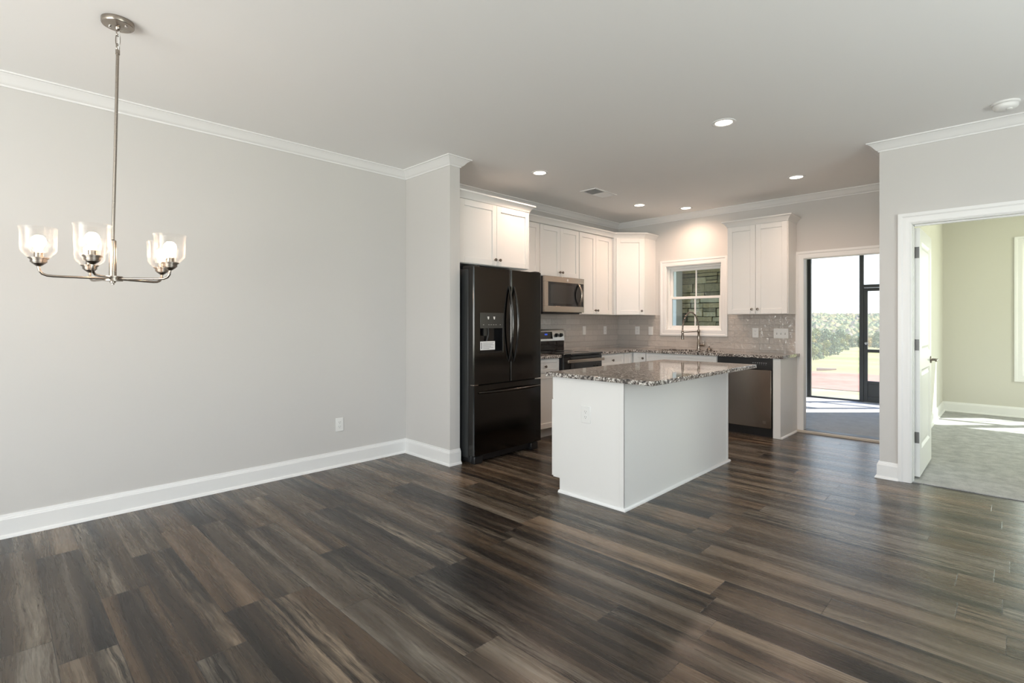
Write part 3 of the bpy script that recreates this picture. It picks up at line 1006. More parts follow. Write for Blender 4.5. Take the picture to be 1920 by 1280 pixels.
def slab(x0, x1, z0, z1, holes=None):
    """door slab with a slightly bowed front"""
    b = MB()
    n = 10
    poly = [(x0, DTk), (x1, DTk)]
    for i in range(n + 1):
        u_ = 1 - i / n
        poly.append((x0 + (x1 - x0) * u_, 0.010 * (2 * u_ - 1) ** 6 + 0.002))
    return b.prism(poly, z0, z1)


DX0, DX1, DZa, DZm, DZb = 0.078, 0.372, 0.992, 1.218, 1.362
# left door: built around the dispenser recess
b = MB()
zA, zB = 0.716, 1.770
yf = 0.002
b.prism([(0.002, DTk), (DX0, DTk), (DX0, yf), (0.012, yf), (0.005, yf + 0.003), (0.002, yf + 0.009)], zA, zB)
b.prism([(DX1, DTk), (xs - 0.002, DTk), (xs - 0.002, yf + 0.012), (xs - 0.008, yf + 0.003), (xs - 0.024, yf), (DX1, yf)], zA, zB)
b.box(DX0, DX1, yf, DTk, zA, DZa).box(DX0, DX1, yf, DTk, DZb, zB).box(DX0, DX1, DTk - 0.004, DTk, DZa, DZb)
ld = b.build('door', M['blacksteel'], f, ang=10)
b = MB().prism([(xs + 0.002, DTk), (FW - 0.002, DTk), (FW - 0.002, yf + 0.009), (FW - 0.005, yf + 0.003), (FW - 0.012, yf), (xs + 0.026, yf), (xs + 0.008, yf + 0.003), (xs + 0.002, yf + 0.012)], zA, zB)
rd = b.build('door', M['blacksteel'], f, ang=10)
b = MB().prism([(0.002, DTk), (FW - 0.002, DTk), (FW - 0.002, yf + 0.009), (FW - 0.005, yf + 0.003), (FW - 0.012, yf), (0.012, yf), (0.005, yf + 0.003), (0.002, yf + 0.009)], 0.082, 0.704)
fd = b.build('freezer_drawer', M['blacksteel'], f, ang=10)


def bar_handle(p0, p1, bow, r, n=16):
    """bowed flat bar from p0 to p1, standing off towards -y"""
    p0, p1 = Vector(p0), Vector(p1)
    pts, rs = [], []
    for i in range(n + 1):
        t = i / n
        p = p0.lerp(p1, t)
        p.y -= bow * math.sin(PI * t) ** 0.75
        pts.append(p)
        rs.append(r * (0.75 + 0.25 * math.sin(PI * t)))
    return MB().tube(pts, rs, 12)


bar_handle((xs - 0.028, 0.004, 1.615), (xs - 0.028, 0.004, 0.900), 0.058, 0.0135, 24).build('handle', M['blacksteel'], ld)
bar_handle((xs + 0.040, 0.004, 1.615), (xs + 0.040, 0.004, 0.900), 0.058, 0.0135, 24).build('handle', M['blacksteel'], rd)
bar_handle((0.060, 0.004, 0.640), (FW - 0.025, 0.004, 0.640), 0.050, 0.0135, 24).build('handle', M['blacksteel'], fd)
# dispenser
dp = MB().box(DX0 + 0.002, DX1 - 0.002, 0.0, 0.030, DZm, DZb - 0.002).build('dispenser_panel', M['charcoal'], ld, bevel=0.002)
for xx in (0.178, 0.252):
    MB().extr([(xx - 0.012, 1.325), (xx + 0.012, 1.325), (xx + 0.008, 1.300), (xx - 0.004, 1.300)], lambda a_, z_, t_: (a_, t_, z_), -0.0008, 0.0002).build('dispenser_icon', M['icon'], ld, smooth=False)
for xx in (0.12, 0.185, 0.215, 0.245, 0.275, 0.33):
    MB().box(xx - 0.006, xx + 0.006, -0.0006, 0.0002, 1.249, 1.252).build('dispenser_mark', M['icon'], ld, smooth=False)
b = MB().box(DX0 + 0.001, DX1 - 0.001, DTk - 0.010, DTk - 0.004, DZa + 0.001, DZm).box(DX0 + 0.001, DX0 + 0.004, 0.004, DTk - 0.004, DZa + 0.001, DZm).box(DX1 - 0.004, DX1 - 0.001, 0.004, DTk - 0.004, DZa + 0.001, DZm)
b.box(DX0 + 0.001, DX1 - 0.001, -0.002, DTk - 0.004, DZa + 0.001, DZa + 0.016)
b.build('dispenser_recess', M['blackglass'], ld)
MB().box(DX0 + 0.06, DX0 + 0.10, 0.02, 0.05, 1.15, DZm).tube([(DX0 + 0.13, 0.036, DZm), (DX0 + 0.135, 0.038, 1.16), (DX0 + 0.12, 0.045, 1.10)], 0.008, 10).build('dispenser_nozzle', M['black'], ld)
MB().box(DX1 - 0.012, DX1 - 0.004, -0.004, 0.004, DZa, DZb - 0.002).build('dispenser_trim', M['charcoal'], ld, bevel=0.001)
b = MB().mat(0).box(DX0 + 0.004, DX0 + 0.186, 0.002, 0.0035, 1.022, 1.100)
b.mat(1).box(DX0 + 0.012, DX0 + 0.026, 0.0014, 0.002, 1.032, 1.090)
for i in range(6):
    z_ = 1.086 - i * 0.0105
    b.box(DX0 + 0.036, DX0 + 0.036 + (0.135, 0.12, 0.14, 0.10, 0.13, 0.08)[i], 0.0014, 0.002, z_ - 0.0022, z_ + 0.0022)
b.build('paper_label', [M['sticker'], M['ink']], ld, smooth=False, label='white printed paper label')

# ------------------------------------------------------------------ microwave
mw = thing('microwave', 'stainless over-the-range microwave with black glass under a short cabinet', 'microwave', (-3.885, YM0 + 0.003, 1.372), Q)
WM = 0.756
MB().box(0.004, WM - 0.004, 0.030, 0.385, 0.012, 0.440).build('case', M['black'], mw, bevel=0.004)
b = MB().box(0, WM, 0, 0.030, 0.375, 0.442).box(0, WM, 0, 0.030, 0.022, 0.092).box(0, 0.062, 0, 0.030, 0.092, 0.375).box(WM - 0.014, WM, 0, 0.030, 0.092, 0.375)
b.build('front_frame', M['steel'], mw, bevel=0.0015)
MB().box(0.062, WM - 0.014, 0.003, 0.029, 0.092, 0.375).build('door_glass', M['blackglass'], mw)
MB().box(0.105, 0.540, 0.0022, 0.0032, 0.120, 0.345).build('window_mesh', M['ovenwin'], mw, smooth=False)
pts = []
for i in range(19):
    t = i / 18
    pts.append((0.640, 0.002 - 0.052 * math.sin(PI * t) ** 0.8, 0.105 + 0.262 * t))
MB().tube(pts, 0.0135, 12).build('handle', M['steel'], mw)
MB().lathe([(0.016, 0), (0.016, 0.0015)], (WM * 0.56, 0, 0.408), (0, -1, 0), 20).build('badge', M['chrome'], mw)
MB().box(0.03, WM - 0.03, 0.05, 0.36, 0.0, 0.012).build('underside_vent', M['black'], mw, bevel=0.003)

# ------------------------------------------------------------------ range
rg = thing('range', 'stainless and black glass electric range below the microwave', 'range', (-3.625, YM0 + 0.004, 0), Q)
WR = 0.754
MB().box(0, WR, 0.030, 0.635, 0.02, 0.893).build('body', M['black'], rg, bevel=0.003)
MB().box(-0.001, WR + 0.001, -0.022, 0.585, 0.893, 0.914).build('cooktop', M['blackglass'], rg, bevel=0.004)
for (cx, cy_, r_) in ((0.20, 0.15, 0.105), (0.56, 0.15, 0.09), (0.20, 0.42, 0.085), (0.56, 0.42, 0.105)):
    MB().lathe([(r_ - 0.003, 0), (r_, 0.0004), (r_ - 0.0045, 0.0004)], (cx, cy_, 0.9141), n=40).build('burner_ring', M['charcoal'], rg)
od = MB().box(0.006, WR - 0.006, -0.012, 0.028, 0.215, 0.880).build('oven_door', M['blackglass'], rg, bevel=0.004)
MB().box(0.13, WR - 0.13, -0.0128, -0.011, 0.36, 0.70).build('oven_window', M['ovenwin'], od, smooth=False)
b = MB().box(0.030, WR - 0.020, -0.062, -0.048, 0.812, 0.848).box(0.045, 0.075, -0.050, -0.010, 0.818, 0.842).box(WR - 0.075, WR - 0.045, -0.050, -0.010, 0.818, 0.842)
b.build('oven_handle', M['steel'], od, bevel=0.005, seg=3)
MB().box(0.006, WR - 0.006, -0.008, 0.028, 0.055, 0.205).build('storage_drawer', M['steel'], rg, bevel=0.004)
bg = MB().box(0.0, WR, 0.580, 0.640, 0.914, 1.035).build('backguard_base', M['blackglass'], rg, bevel=0.003)
b = MB().extr([(0.572, 1.035), (0.590, 1.170), (0.600, 1.182), (0.644, 1.182), (0.644, 1.035)], lambda y_, z_, t_: (t_, y_, z_), 0.0, WR)
bk = b.build('control_panel', M['steel_bright_reflection'], rg, bevel=0.003)


def onpanel(x_, z_, o_=0.0):
    return (x_, 0.572 + (z_ - 1.035) * 0.018 / 0.135 - o_, z_)


b = MB().mat(0).add([onpanel(0.235, 1.062, 0.002), onpanel(0.520, 1.062, 0.002), onpanel(0.520, 1.152, 0.002), onpanel(0.235, 1.152, 0.002)], [(0, 1, 2, 3)])
b.mat(1)
for i, xx in enumerate((0.372, 0.384, 0.400, 0.412)):
    b.add([onpanel(xx, 1.110, 0.0026), onpanel(xx + 0.007, 1.110, 0.0026), onpanel(xx + 0.007, 1.128, 0.0026), onpanel(xx, 1.128, 0.0026)], [(0, 1, 2, 3)])
b.build('clock_display', [M['blackglass'], M['blue']], bk, smooth=False)
for xx in (0.075, 0.165, 0.595, 0.685):
    MB().lathe([(0.026, 0), (0.026, 0.006), (0.022, 0.010), (0.020, 0.028), (0.017, 0.031)], onpanel(xx, 1.106), (0, -1, 0.13), 20).build('knob', M['black'], bk)

# ------------------------------------------------------------------ dishwasher
dw = thing('dishwasher', 'stainless dishwasher with a black control strip left of the white end panel', 'dishwasher', (-2.520, YF - 0.006, 0), 0)
WD = 0.611
MB().box(0.004, WD - 0.004, 0.045, 0.58, 0.10, 0.868).build('tub', M['black'], dw)
MB().box(0.008, WD - 0.010, 0.0, 0.044, 0.098, 0.742).build('door', M['steel_dim_reflection'], dw, bevel=0.004)
MB().box(0.002, WD - 0.003, 0.008, 0.044, 0.744, 0.872).build('control_panel', M['black'], dw, bevel=0.003)
b = MB()
for i in range(7):
    b.box(0.40 + i * 0.023, 0.412 + i * 0.023, 0.0074, 0.0082, 0.815, 0.822)
    b.box(0.40 + i * 0.023, 0.408 + i * 0.023, 0.0074, 0.0082, 0.800, 0.803)
b.build('button_marks', M['ink'], dw, smooth=False)
MB().lathe([(0.018, 0), (0.018, 0.001)], (WD - 0.085, 0.0, 0.165), (0, -1, 0), 20).build('badge', M['nickel'], dw)
MB().box(0.004, WD - 0.004, 0.050, 0.10, 0.0, 0.096).build('toe_kick', M['black'], dw)

# ------------------------------------------------------------------ island
IX0, IX1, IY0, IY1 = -2.512, -1.892, 3.010, 4.762
isl = thing('kitchen_island', 'white kitchen island with panelled sides standing on the dark plank floor', 'kitchen island', (IX0, IY0, 0))
WI, LI = IX1 - IX0, IY1 - IY0
ITOP = 0.866
b = MB().box(0.0, WI - 0.012, 0.012, LI - 0.012, 0.105, ITOP).box(0.062, WI - 0.012, 0.012, LI - 0.012, 0, 0.105)
b.build('cabinet_box', M['cab'], isl)
fmap = lambda x_, z_, t_: (x_, t_, z_)
prof = [(0.0, 0.105), (0.062, 0.105), (0.062, 0.0), (WI - 0.001, 0.0), (WI - 0.001, ITOP), (0.0, ITOP)]
MB().extr(prof, fmap, 0.0, 0.011).build('end_panel', M['cab'], isl, bevel=0.001)
MB().extr(prof, fmap, LI - 0.011, LI).build('end_panel', M['cab'], isl, bevel=0.001)
MB().box(WI - 0.012, WI, 0.0, LI, 0, ITOP).build('back_panel', M['cab'], isl, bevel=0.001)
b = MB().box(WI - 0.032, WI + 0.004, -0.004, 0.0, 0.0, ITOP).box(WI, WI + 0.004, -0.004, 0.010, 0.0, ITOP)
b.build('corner_trim', M['cab'], isl, bevel=0.001)
b = MB().box(WI - 0.024, WI + 0.004, LI, LI + 0.004, 0.0, ITOP).box(WI, WI + 0.004, LI - 0.022, LI + 0.004, 0.0, ITOP)
b.build('corner_trim', M['cab'], isl, bevel=0.001)
MB().sweep([(0.058, 0.0), (WI + 0.004, -0.004), (WI + 0.004, LI + 0.004), (0.058, LI)], [(0, 0), (0.017, 0), (0.016, 0.008), (0.011, 0.015), (0, 0.019)], plan).build('shoe_moulding', M['trim'], isl)


def islfront(name, y0, y1, z0, z1, knob, rail=0.057):
    o = shaker(y0 + 0.0016, y1 - 0.0016, z0, z1, 0.0, 0.02, rail)
    o.v = [Vector((-0.020 + p.y, LI - p.x, p.z)) for p in o.v]
    o = o.build(name, M['cab'], isl, bevel=0.0018)
    kb = MB().lathe(KNOB, (knob[0], 0, knob[1]), (0, -1, 0), 16)
    kb.v = [Vector((-0.020 + p.y, LI - p.x, p.z)) for p in kb.v]
    kb.build('knob', M['bronze'], o)


for k in range(4):
    y0, y1 = 0.006 + k * (LI - 0.012) / 4, 0.006 + (k + 1) * (LI - 0.012) / 4
    islfront('door', y0, y1, 0.110, 0.690, (y1 - 0.035 if k % 2 == 0 else y0 + 0.035, 0.640))
for k in range(2):
    y0, y1 = 0.006 + k * (LI - 0.012) / 2, 0.006 + (k + 1) * (LI - 0.012) / 2
    o = shaker(y0 + 0.0016, y1 - 0.0016, 0.696, 0.856, 0.0, 0.012, 0.036)
    o.v = [Vector((-0.012 + p.y, LI - p.x, p.z)) for p in o.v]
    o = o.build('drawer', M['cab'], isl, bevel=0.0018)
    kb = MB().lathe(KNOB, ((y0 + y1) / 2, 0, 0.776), (0, -1, 0), 16)
    kb.v = [Vector((-0.012 + p.y, LI - p.x, p.z)) for p in kb.v]
    kb.build('knob', M['bronze'], o)
o = MB().box(-2.550, -1.650, 2.962, 4.800, ITOP + 0.0005, 0.897).build('island_countertop', M['granite'], bevel=0.004)
tag(o, 'polished speckled granite slab on top of the white island', 'countertop')
outlet('white duplex outlet on the end panel of the kitchen island', (-2.205, IY0, 0.612), 0, None, 0.080, 0.122)

# ------------------------------------------------------------------ ceiling fittings
GL = 'recessed ceiling lights over the kitchen'
dl = None
for (x_, y_, lb) in ((-1.534, 3.788, 'recessed downlight above the island nearest the right-hand wall, largest in the photo'),
                     (-3.342, 3.798, 'recessed downlight in front of the refrigerator cabinet'),
                     (-1.588, 5.727, 'recessed downlight nearest the back door'),
                     (-3.374, 5.725, 'recessed downlight near the corner cabinet beyond the ceiling vent'),
                     (-3.034, 6.290, 'recessed downlight in front of the wall above the kitchen window')):
    lb = 'round white ' + lb
    if dl is None:
        dl = thing('recessed_light', lb, 'ceiling light', (x_, y_, H), 0, GL)
        MB().lathe([(0.084, 0.0), (0.084, -0.003), (0.079, -0.005), (0.064, -0.005), (0.058, -0.0005)], n=40).build('trim_ring', M['trim'], dl)
        MB().lathe([(0.0585, -0.0008), (0.040, -0.0016), (0.0, -0.0018)], n=40).build('lens', M['can'], dl)
    else:
        dup(dl, (x_, y_, H), None, lb)
    lamp('downlight_lamp', 'SPOT', (x_, y_, H - 0.012), (0, 0, 0), 52, (1.0, 0.70, 0.52), spot_size=R(164), spot_blend=1.0, shadow_soft_size=0.055)

v = thing('ceiling_vent', 'white rectangular louvred air vent in the kitchen ceiling', 'vent', (-3.382, 4.855, H))
b = MB()
hw, hl = 0.105, 0.212
b.box(-hw, hw, -hl, -hl + 0.022, -0.008, 0).box(-hw, hw, hl - 0.022, hl, -0.008, 0).box(-hw, -hw + 0.022, -hl + 0.022, hl - 0.022, -0.008, 0).box(hw - 0.022, hw, -hl + 0.022, hl - 0.022, -0.008, 0)
b.box(-hw + 0.022, hw - 0.022, -0.004, 0.004, -0.008, 0)
b.build('frame', M['trim'], v, bevel=0.002)
MB().box(-hw + 0.02, hw - 0.02, -hl + 0.02, hl - 0.02, -0.0012, 0.0).build('duct_opening', M['black'], v, smooth=False)
for half, tilt in ((-1, 1), (1, -1)):
    for i in range(9):
        yc = half * (0.018 + i * 0.020)
        o = MB().box(-hw + 0.022, hw - 0.022, -0.0095, 0.0095, -0.0006, 0.0006).build('slat', M['trim'], v)
        o.location = (0, yc, -0.0055)
        o.rotation_euler = (R(28 * tilt), 0, 0)

sd = thing('smoke_detector', 'round white smoke detector on the ceiling above the bedroom door', 'smoke detector', (-0.050, 4.760, H))
MB().lathe([(0.072, 0), (0.072, -0.010), (0.068, -0.014), (0.060, -0.015)], n=40).build('mounting_plate', M['plate'], sd)
b = MB().lathe([(0.064, -0.016), (0.064, -0.030), (0.058, -0.040), (0.042, -0.048), (0.0, -0.050)], n=40)
b.build('body', M['plate'], sd)
MB().lathe([(0.056, -0.0150), (0.056, -0.0170)], n=40).build('vent_gap', M['slot'], sd)
MB().lathe([(0.016, -0.0485), (0.016, -0.0535), (0.012, -0.055), (0, -0.055)], (0.018, -0.018, 0), n=20).build('test_button', M['plate'], sd)

# ------------------------------------------------------------------ chandelier
CX, CY, CZ = -3.141, 0.427, 1.487
ch = thing('chandelier', 'five-arm brushed nickel chandelier with seeded glass shades on a long rod', 'chandelier', (CX, CY, CZ))
TX, TY, TZ = 0.018, 0.017, H - CZ
cn = MB().lathe([(0.066, 0), (0.066, -0.020), (0.063, -0.024), (0.020, -0.0245), (0.012, -0.030), (0.010, -0.040), (0.005, -0.046)], (TX, TY, TZ), n=40).build('canopy', M['nickel'], ch)
for sx in (-1, 1):
    MB().lathe([(0.006, 0), (0.006, -0.004), (0.003, -0.006)], (TX + sx * 0.028, TY + sx * 0.028, TZ - 0.0245), n=12).build('screw', M['chrome'], cn)


def link(cz, rz, hh, ww):
    pts = []
    for i in range(24):
        a = 2 * PI * i / 24
        xx = ww * math.copysign(abs(math.cos(a)) ** 0.8, math.cos(a))
        zz = hh * math.copysign(abs(math.sin(a)) ** 0.8, math.sin(a))
        pts.append((TX + xx * math.cos(rz), TY + xx * math.sin(rz), cz + zz))
    return MB().tube(pts, 0.0024, 8, True)


link(TZ - 0.058, R(-45), 0.015, 0.009).build('chain_link', M['nickel'], ch)
link(TZ - 0.091, R(45), 0.028, 0.010).build('chain_link', M['nickel'], ch)
link(TZ - 0.126, R(-45), 0.015, 0.009).build('chain_link', M['nickel'], ch)
b = MB().tube([(TX * 0.98, TY * 0.98, TZ - 0.137), (TX * 0.5, TY * 0.5, TZ * 0.5), (0, 0, 0.19)], 0.0068, 14)
b.lathe([(0.009, 0), (0.009, 0.022), (0.005, 0.026)], (TX * 0.98, TY * 0.98, TZ - 0.162), n=16)
b.build('rod', M['nickel'], ch)
MB().tube([(TX + 0.006, TY + 0.004, TZ - 0.05), (TX + 0.014, TY + 0.004, TZ - 0.10), (TX + 0.006, TY + 0.002, TZ - 0.145)], 0.0018, 6).build('cord', M['sticker'], ch)
MB().lathe([(0.006, -0.030), (0.006, -0.022), (0.012, -0.020), (0.012, -0.014), (0.040, -0.012), (0.040, -0.006), (0.030, -0.005), (0.030, 0.005), (0.040, 0.006), (0.040, 0.012), (0.0155, 0.014), (0.0145, 0.185), (0.008, 0.190)], n=32).build('hub', M['nickel'], ch)
RA, PH = 0.266, 0.852
cup = [(0.006, -0.006), (0.010, -0.004), (0.020, 0.004), (0.0255, 0.008), (0.0255, 0.011), (0.0300, 0.012), (0.0300, 0.024), (0.0325, 0.0245), (0.0325, 0.028), (0.0375, 0.0285), (0.0375, 0.0335), (0.020, 0.034)]
glass = [(0.036, 0.0), (0.041, 0.006), (0.058, 0.024), (0.063, 0.034), (0.0645, 0.060), (0.0655, 0.120), (0.0670, 0.128), (0.0700, 0.133), (0.0700, 0.137), (0.0675, 0.138), (0.0630, 0.128), (0.0620, 0.060), (0.0605, 0.036), (0.0555, 0.0265), (0.039, 0.0085), (0.034, 0.003)]
bulbp = [(0.012, 0.000), (0.013, 0.012), (0.016, 0.024), (0.024, 0.037), (0.0275, 0.051), (0.024, 0.066), (0.014, 0.077), (0.0, 0.080)]
for k in range(5):
    a = PH + 2 * PI * k / 5
    ca, sa = math.cos(a), math.sin(a)
    pts = [(ca * r_, sa * r_, z_) for r_, z_ in ((0.03, 0.0), (RA - 0.05, 0.0), (RA - 0.028, 0.002), (RA - 0.012, 0.009), (RA - 0.003, 0.022), (RA, 0.040), (RA, 0.052))]
    MB().tube(pts, 0.0058, 12).build('arm', M['nickel'], ch)
    base = (ca * RA, sa * RA, 0.048)
    o = MB().lathe(cup, base, n=28).build('socket_cup', M['bronze'], ch)
    MB().lathe([(0.017, 0.034), (0.017, 0.056), (0.014, 0.058)], base, n=20).build('candle_sleeve', M['nickel'], o)
    g0 = (base[0], base[1], base[2] + 0.031)
    MB().lathe(glass, g0, n=40).build('glass_shade', M['shade'], ch)
    MB().lathe(bulbp, (base[0], base[1], base[2] + 0.056), n=24).build('light_bulb', M['bulb'], ch)

# ------------------------------------------------------------------ porch
PY = 10.14
scn = thing('porch_screen_frame', 'dark bronze aluminium screen frame along the open side of the porch', 'screen frame', (-2.60, PY, -0.045))
for x_ in (-2.60, -1.826, -0.86):
    MB().box(x_ + 2.60 - 0.029, x_ + 2.60 + 0.029, -0.03, 0.03, 0, 2.66).build('post', M['bronze_al'], scn, bevel=0.003)
MB().box(0.029, 0.745, -0.03, 0.03, 0, 0.028).build('bottom_rail', M['bronze_al'], scn, bevel=0.003)
MB().box(0.029, 1.711, -0.03, 0.03, 2.56, 2.66).build('top_rail', M['bronze_al'], scn, bevel=0.003)
MB().box(0.803, 1.711, -0.03, 0.03, 1.885, 1.935).build('transom_rail', M['bronze_al'], scn, bevel=0.003)
MB().box(0.029, 0.745, -0.0008, 0.0008, 0.028, 2.56).build('screen_mesh', M['screen'], scn, smooth=False)
MB().box(0.803, 1.711, -0.0008, 0.0008, 1.935, 2.56).build('screen_mesh', M['screen'], scn, smooth=False)
sdn = thing('screen_door', 'dark bronze screen door of the porch seen through the back doorway', 'door', (-1.795, PY, -0.040))
WS = 0.904
b = MB().box(0, 0.052, -0.022, 0.022, 0.0, 1.876).box(WS - 0.052, WS, -0.022, 0.022, 0.0, 1.876).box(0.052, WS - 0.052, -0.022, 0.022, 1.822, 1.876).box(0.052, WS - 0.052, -0.022, 0.022, 0.815, 0.865).box(0.052, WS - 0.052, -0.022, 0.022, 0.0, 0.09).box(0.052, WS - 0.052, -0.022, 0.022, 0.30, 0.345)
b.build('door_frame', M['bronze_al'], sdn, bevel=0.003)
MB().box(0.052, WS - 0.052, -0.008, 0.008, 0.09, 0.30).build('kick_panel', M['bronze_al'], sdn)
MB().box(0.052, WS - 0.052, -0.0008, 0.0008, 0.345, 0.815).build('screen_mesh', M['screen'], sdn, smooth=False)
MB().box(0.052, WS - 0.052, -0.0008, 0.0008, 0.865, 1.822).build('screen_mesh', M['screen'], sdn, smooth=False)
MB().lathe([(0.018, 0), (0.018, 0.006), (0.008, 0.010), (0.008, 0.035), (0.020, 0.042), (0.021, 0.058), (0.012, 0.064)], (0.040, -0.022, 0.965), (0, -1, 0), 18).build('handle', M['chrome'], sdn)
# white post left of the screens and stone fireplace
o = MB().box(-2.705, -2.632, PY - 0.05, PY + 0.05, -0.045, 2.62).build('porch_post', M['siding'], bevel=0.004)
tag(o, 'slim white porch post left of the dark screen frame', 'post')
o = MB().box(-4.86, -4.60, 9.14, 9.39, -0.045, 2.62).build('porch_column', M['siding'], bevel=0.006)
tag(o, 'square white porch column left of the stone wall, seen through the kitchen window', 'column')
st = thing('stone_fireplace', 'outdoor fireplace wall of stacked grey-brown ledge stone behind the kitchen window', 'fireplace', (-4.72, 9.40, -0.045))
MB().box(0.0, 1.96, 0.06, 0.75, 0, 2.66).build('core', M['mortar'], st, smooth=False)
b = MB()
z_ = 0.0
while z_ < 2.62:
    hh = rnd.choice((0.07, 0.10, 0.13, 0.16))
    hh = min(hh, 2.65 - z_)
    x_ = 0.0
    while x_ < 1.95:
        ww = min(rnd.uniform(0.18, 0.52), 1.96 - x_)
        if 1.96 - x_ - ww < 0.1:
            ww = 1.96 - x_
        pr = rnd.uniform(0.0, 0.045)
        j = lambda: rnd.uniform(-0.006, 0.006)
        g = 0.006
        if hh > 0.12 and rnd.random() < 0.45:
            hm = hh * rnd.uniform(0.4, 0.6)
            parts_ = [(z_, hm), (z_ + hm, hh - hm)]
        else:
            parts_ = [(z_, hh)]
        for (za, hq) in parts_:
            pr = rnd.uniform(0.0, 0.045)
            v8 = [(x_ + g + j(), pr + j(), za + g + j()), (x_ + ww - g + j(), pr + j(), za + g + j()), (x_ + ww - g, 0.065, za + g), (x_ + g, 0.065, za + g),
                  (x_ + g + j(), pr + 0.008 + j(), za + hq - g + j()), (x_ + ww - g + j(), pr + 0.008 + j(), za + hq - g + j()), (x_ + ww - g, 0.065, za + hq - g), (x_ + g, 0.065, za + hq - g)]
            b.add(v8, [(0, 3, 2, 1), (4, 5, 6, 7), (0, 1, 5, 4), (1, 2, 6, 5), (2, 3, 7, 6), (3, 0, 4, 7)])
        x_ += ww
    z_ += hh
b.build('stone_facing', M['stone'], st, bevel=0.008, smooth=False)

# ------------------------------------------------------------------ land outside
PRO = [(-400, -0.9), (-60, -0.7), (9.9, -0.62), (13.5, -0.62), (17, -0.68), (25, -0.95), (70, -2.9), (175, -6.6), (230, -8.0), (330, -3.0), (520, 5.0), (900, 9.0)]


def ground(x_, y_):
    for (a, za), (c_, zc) in zip(PRO, PRO[1:]):
        if y_ <= c_:
            t = max(0, (y_ - a) / (c_ - a))
            t = t * t * (3 - 2 * t) if a >= 230 else t
            z = za + (zc - za) * t
            break
    else:
        z = PRO[-1][1]
    far = max(0.0, min(1.0, (y_ - 220) / 250))
    z += far * 5.0 * noise.noise(Vector((x_ * 0.006, y_ * 0.004, 1.7)))
    side = max(0.0, min(1.0, (y_ - 30) / 80))
    z += side * 0.5 * noise.noise(Vector((x_ * 0.05, y_ * 0.05, 0.0)))
    return z


ys_ = [-400, -200, -80, -30, 0, 8, 9.9, 12, 13.5, 15, 17, 19, 21, 23, 25, 28, 32, 37, 43, 50, 58, 67, 77, 88, 100, 113, 127, 142, 158, 175, 193, 212, 232, 255, 280, 307, 336, 367, 400, 436, 475, 517, 562, 610, 700, 800, 900]
xs_ = [-600, -450, -330, -260, -200, -160, -130, -105, -85, -70, -56, -45, -36, -28, -21, -15, -10, -6, -3, 0, 4, 10, 20, 40, 80, 160, 300, 600]
b = MB()
n_ = len(xs_)
vs = [(x_, y_, ground(x_, y_)) for y_ in ys_ for x_ in xs_]
fs = [(i * n_ + k, i * n_ + k + 1, (i + 1) * n_ + k + 1, (i + 1) * n_ + k) for i in range(len(ys_) - 1) for k in range(n_ - 1)]
b.add(vs, fs)
b.mi = [1 if ys_[q // (n_ - 1)] >= 232 else 0 for q in range(len(fs))]
struct(b.build('ground', [M['grass'], M['hill']], ang=80))


def patch(name, x0, x1, yf0, yf1, lift, m, nx=40, ny=12, bumpy=0.05):
    vs, fs = [], []
    for j in range(ny + 1):
        for i in range(nx + 1):
            x_ = x0 + (x1 - x0) * i / nx
            ya, yb_ = yf0(x_), yf1(x_)
            y_ = ya + (yb_ - ya) * j / ny
            edge = min(1.0, 4 * min(j / ny, 1 - j / ny))
            vs.append((x_, y_, ground(x_, y_) + lift * (0.15 + 0.85 * edge) + bumpy * edge * noise.noise(Vector((x_ * 1.3, y_ * 1.3, 5)))))
    for j in range(ny):
        for i in range(nx):
            fs.append((j * (nx + 1) + i, j * (nx + 1) + i + 1, (j + 1) * (nx + 1) + i + 1, (j + 1) * (nx + 1) + i))
    return MB().add(vs, fs).build(name, m, ang=80)


wob = lambda k, s_: (lambda x_: k + s_ * noise.noise(Vector((x_ * 0.6, k, 0))))
o = patch('dirt_bank', -30, 20, wob(17.0, 0.5), wob(26.5, 0.8), 0.14, M['dirt'], 70, 16, 0.10)
tag(o, 'bare strip of red dirt across the yard beyond the porch', 'dirt', None, 'stuff')
o = patch('dry_grass', -30, 20, wob(10.4, 0.05), wob(17.0, 0.5), 0.03, M['drygrass'], 60, 10, 0.03)
tag(o, 'pale dry lawn between the porch and the red dirt', 'grass', None, 'stuff')
gx, gy = -5.75, 24.9
o = MB().tube([(-0.36, 0, 0), (-0.12, 0.02, 0.01), (0.15, 0.05, 0.02), (0.36, 0.08, 0.04)], [0.07, 0.065, 0.05, 0.035], 12).build('fallen_log', M['wood'])
o.location = (gx, gy, ground(gx, gy) + 0.20)
tag(o, 'fallen log lying at the far edge of the red dirt', 'log')


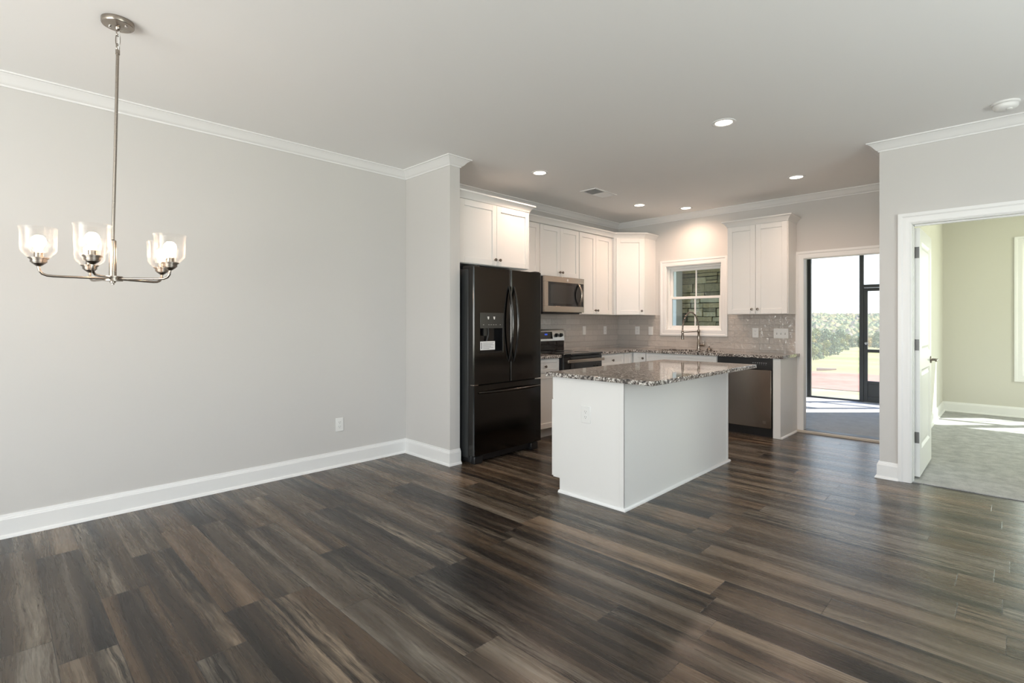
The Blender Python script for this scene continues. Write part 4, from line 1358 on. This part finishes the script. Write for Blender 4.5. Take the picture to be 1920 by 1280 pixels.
# trees: three kinds, copied
def make_tree(kind, lab, h_=5.0, r_=1.9, seed=1):
    rn = random.Random(seed)
    t = thing('tree', lab, 'tree', (0, 0, 0), 0, 'trees along the left edge of the field')
    MB().tube([(0, 0, -0.5), (0.05, 0.02, h_ * 0.35), (0.0, 0.06, h_ * 0.75)], [0.16, 0.12, 0.04], 8).build('trunk', M['bark'], t)
    b = MB()
    blobs = [(rn.uniform(-0.55, 0.55) * r_, rn.uniform(-0.55, 0.55) * r_, h_ * rn.uniform(0.10, 0.85), rn.uniform(0.45, 0.75) * r_ * 0.8) for _ in range(9)]
    for i in range(900):
        bx, by, bz, br = rn.choice(blobs)
        dv = Vector((rn.gauss(0, 1), rn.gauss(0, 1), rn.gauss(0, 1))).normalized() * br * rn.uniform(0.6, 1.05)
        p = Vector((bx, by, bz)) + dv
        if p.z < 0.15:
            continue
        nrm_ = (dv.normalized() + Vector((rn.uniform(-.7, .7), rn.uniform(-.7, .7), rn.uniform(-.4, .9)))).normalized()
        u_ = nrm_.orthogonal().normalized()
        w2 = nrm_.cross(u_)
        s_ = rn.uniform(0.12, 0.26)
        b.add([p + u_ * s_, p + w2 * s_ * 0.7, p - u_ * s_, p - w2 * s_ * 0.7], [(0, 1, 2, 3)])
    b.build('foliage', M['leafs'][kind], t, smooth=False)
    return t


kinds = [make_tree(0, 'olive green bushy tree along the left edge of the field', seed=3),
         make_tree(1, 'golden autumn tree along the left edge of the field', seed=8),
         make_tree(2, 'dark green tree along the left edge of the field', seed=21)]
labs = [k['label'] for k in kinds]
first = [True] * 3


def put_tree(kind, x_, y_, s_, rz):
    if first[kind]:
        t = kinds[kind]
        first[kind] = False
        t.location = (x_, y_, ground(x_, y_))
        t.rotation_euler = (0, 0, rz)
    else:
        t = dup(kinds[kind], (x_, y_, ground(x_, y_)), rz)
    t.scale = (s_, s_, s_ * rnd.uniform(0.85, 1.15))


# treeline: from near left to far right, two to three rows deep
for i in range(27):
    t = i / 26.0
    fw = 44 * (152 / 44.0) ** t
    rr_ = 0.590 + 0.066 * (t ** 0.8) - (0.0, 0.026, 0.052)[i % 3] - rnd.uniform(0.0, 0.006)
    x_ = fw * (-0.700 + rr_ * 0.714)
    y_ = fw * (0.714 + rr_ * 0.700)
    put_tree((0, 1, 0, 2, 0, 1)[i % 6] if rnd.random() < 0.7 else rnd.randrange(3), x_, y_, (0.32 + 0.62 * t) * rnd.uniform(0.8, 1.25), rnd.uniform(0, 6.28))
for i in range(9):
    fw = 168 + (i % 2) * 12
    rr_ = 0.63 + 0.12 * i / 8
    x_ = fw * (-0.700 + rr_ * 0.714)
    y_ = fw * (0.714 + rr_ * 0.700)
    put_tree(rnd.randrange(3), x_, y_, rnd.uniform(0.8, 1.3), rnd.uniform(0, 6.28))

# wooded hillside far away
bmx = bmesh.new()
bmesh.ops.create_icosphere(bmx, subdivisions=1, radius=1.0)
ico_v = [v_.co.copy() for v_ in bmx.verts]
ico_f = [tuple(v_.index for v_ in f_.verts) for f_ in bmx.faces]
bmx.free()
b = MB()
for i in range(5200):
    y_ = 250 + 380 * rnd.random() ** 0.9
    x_ = -0.216 * y_ + rnd.uniform(-0.26, 0.26) * y_
    s_ = rnd.uniform(1.6, 3.2)
    zc = ground(x_, y_) + s_ * 0.45
    b.add([Vector((x_, y_, zc)) + Vector((p.x * s_, p.y * s_, p.z * s_ * rnd.uniform(0.8, 1.2))) * (1 + 0.25 * noise.noise(p * 2 + Vector((i, 0, 0)))) for p in ico_v], ico_f)
o = b.build('forest', M['forest'], smooth=False)
tag(o, 'distant wooded hillside in autumn colours beyond the field', 'forest', None, 'stuff')
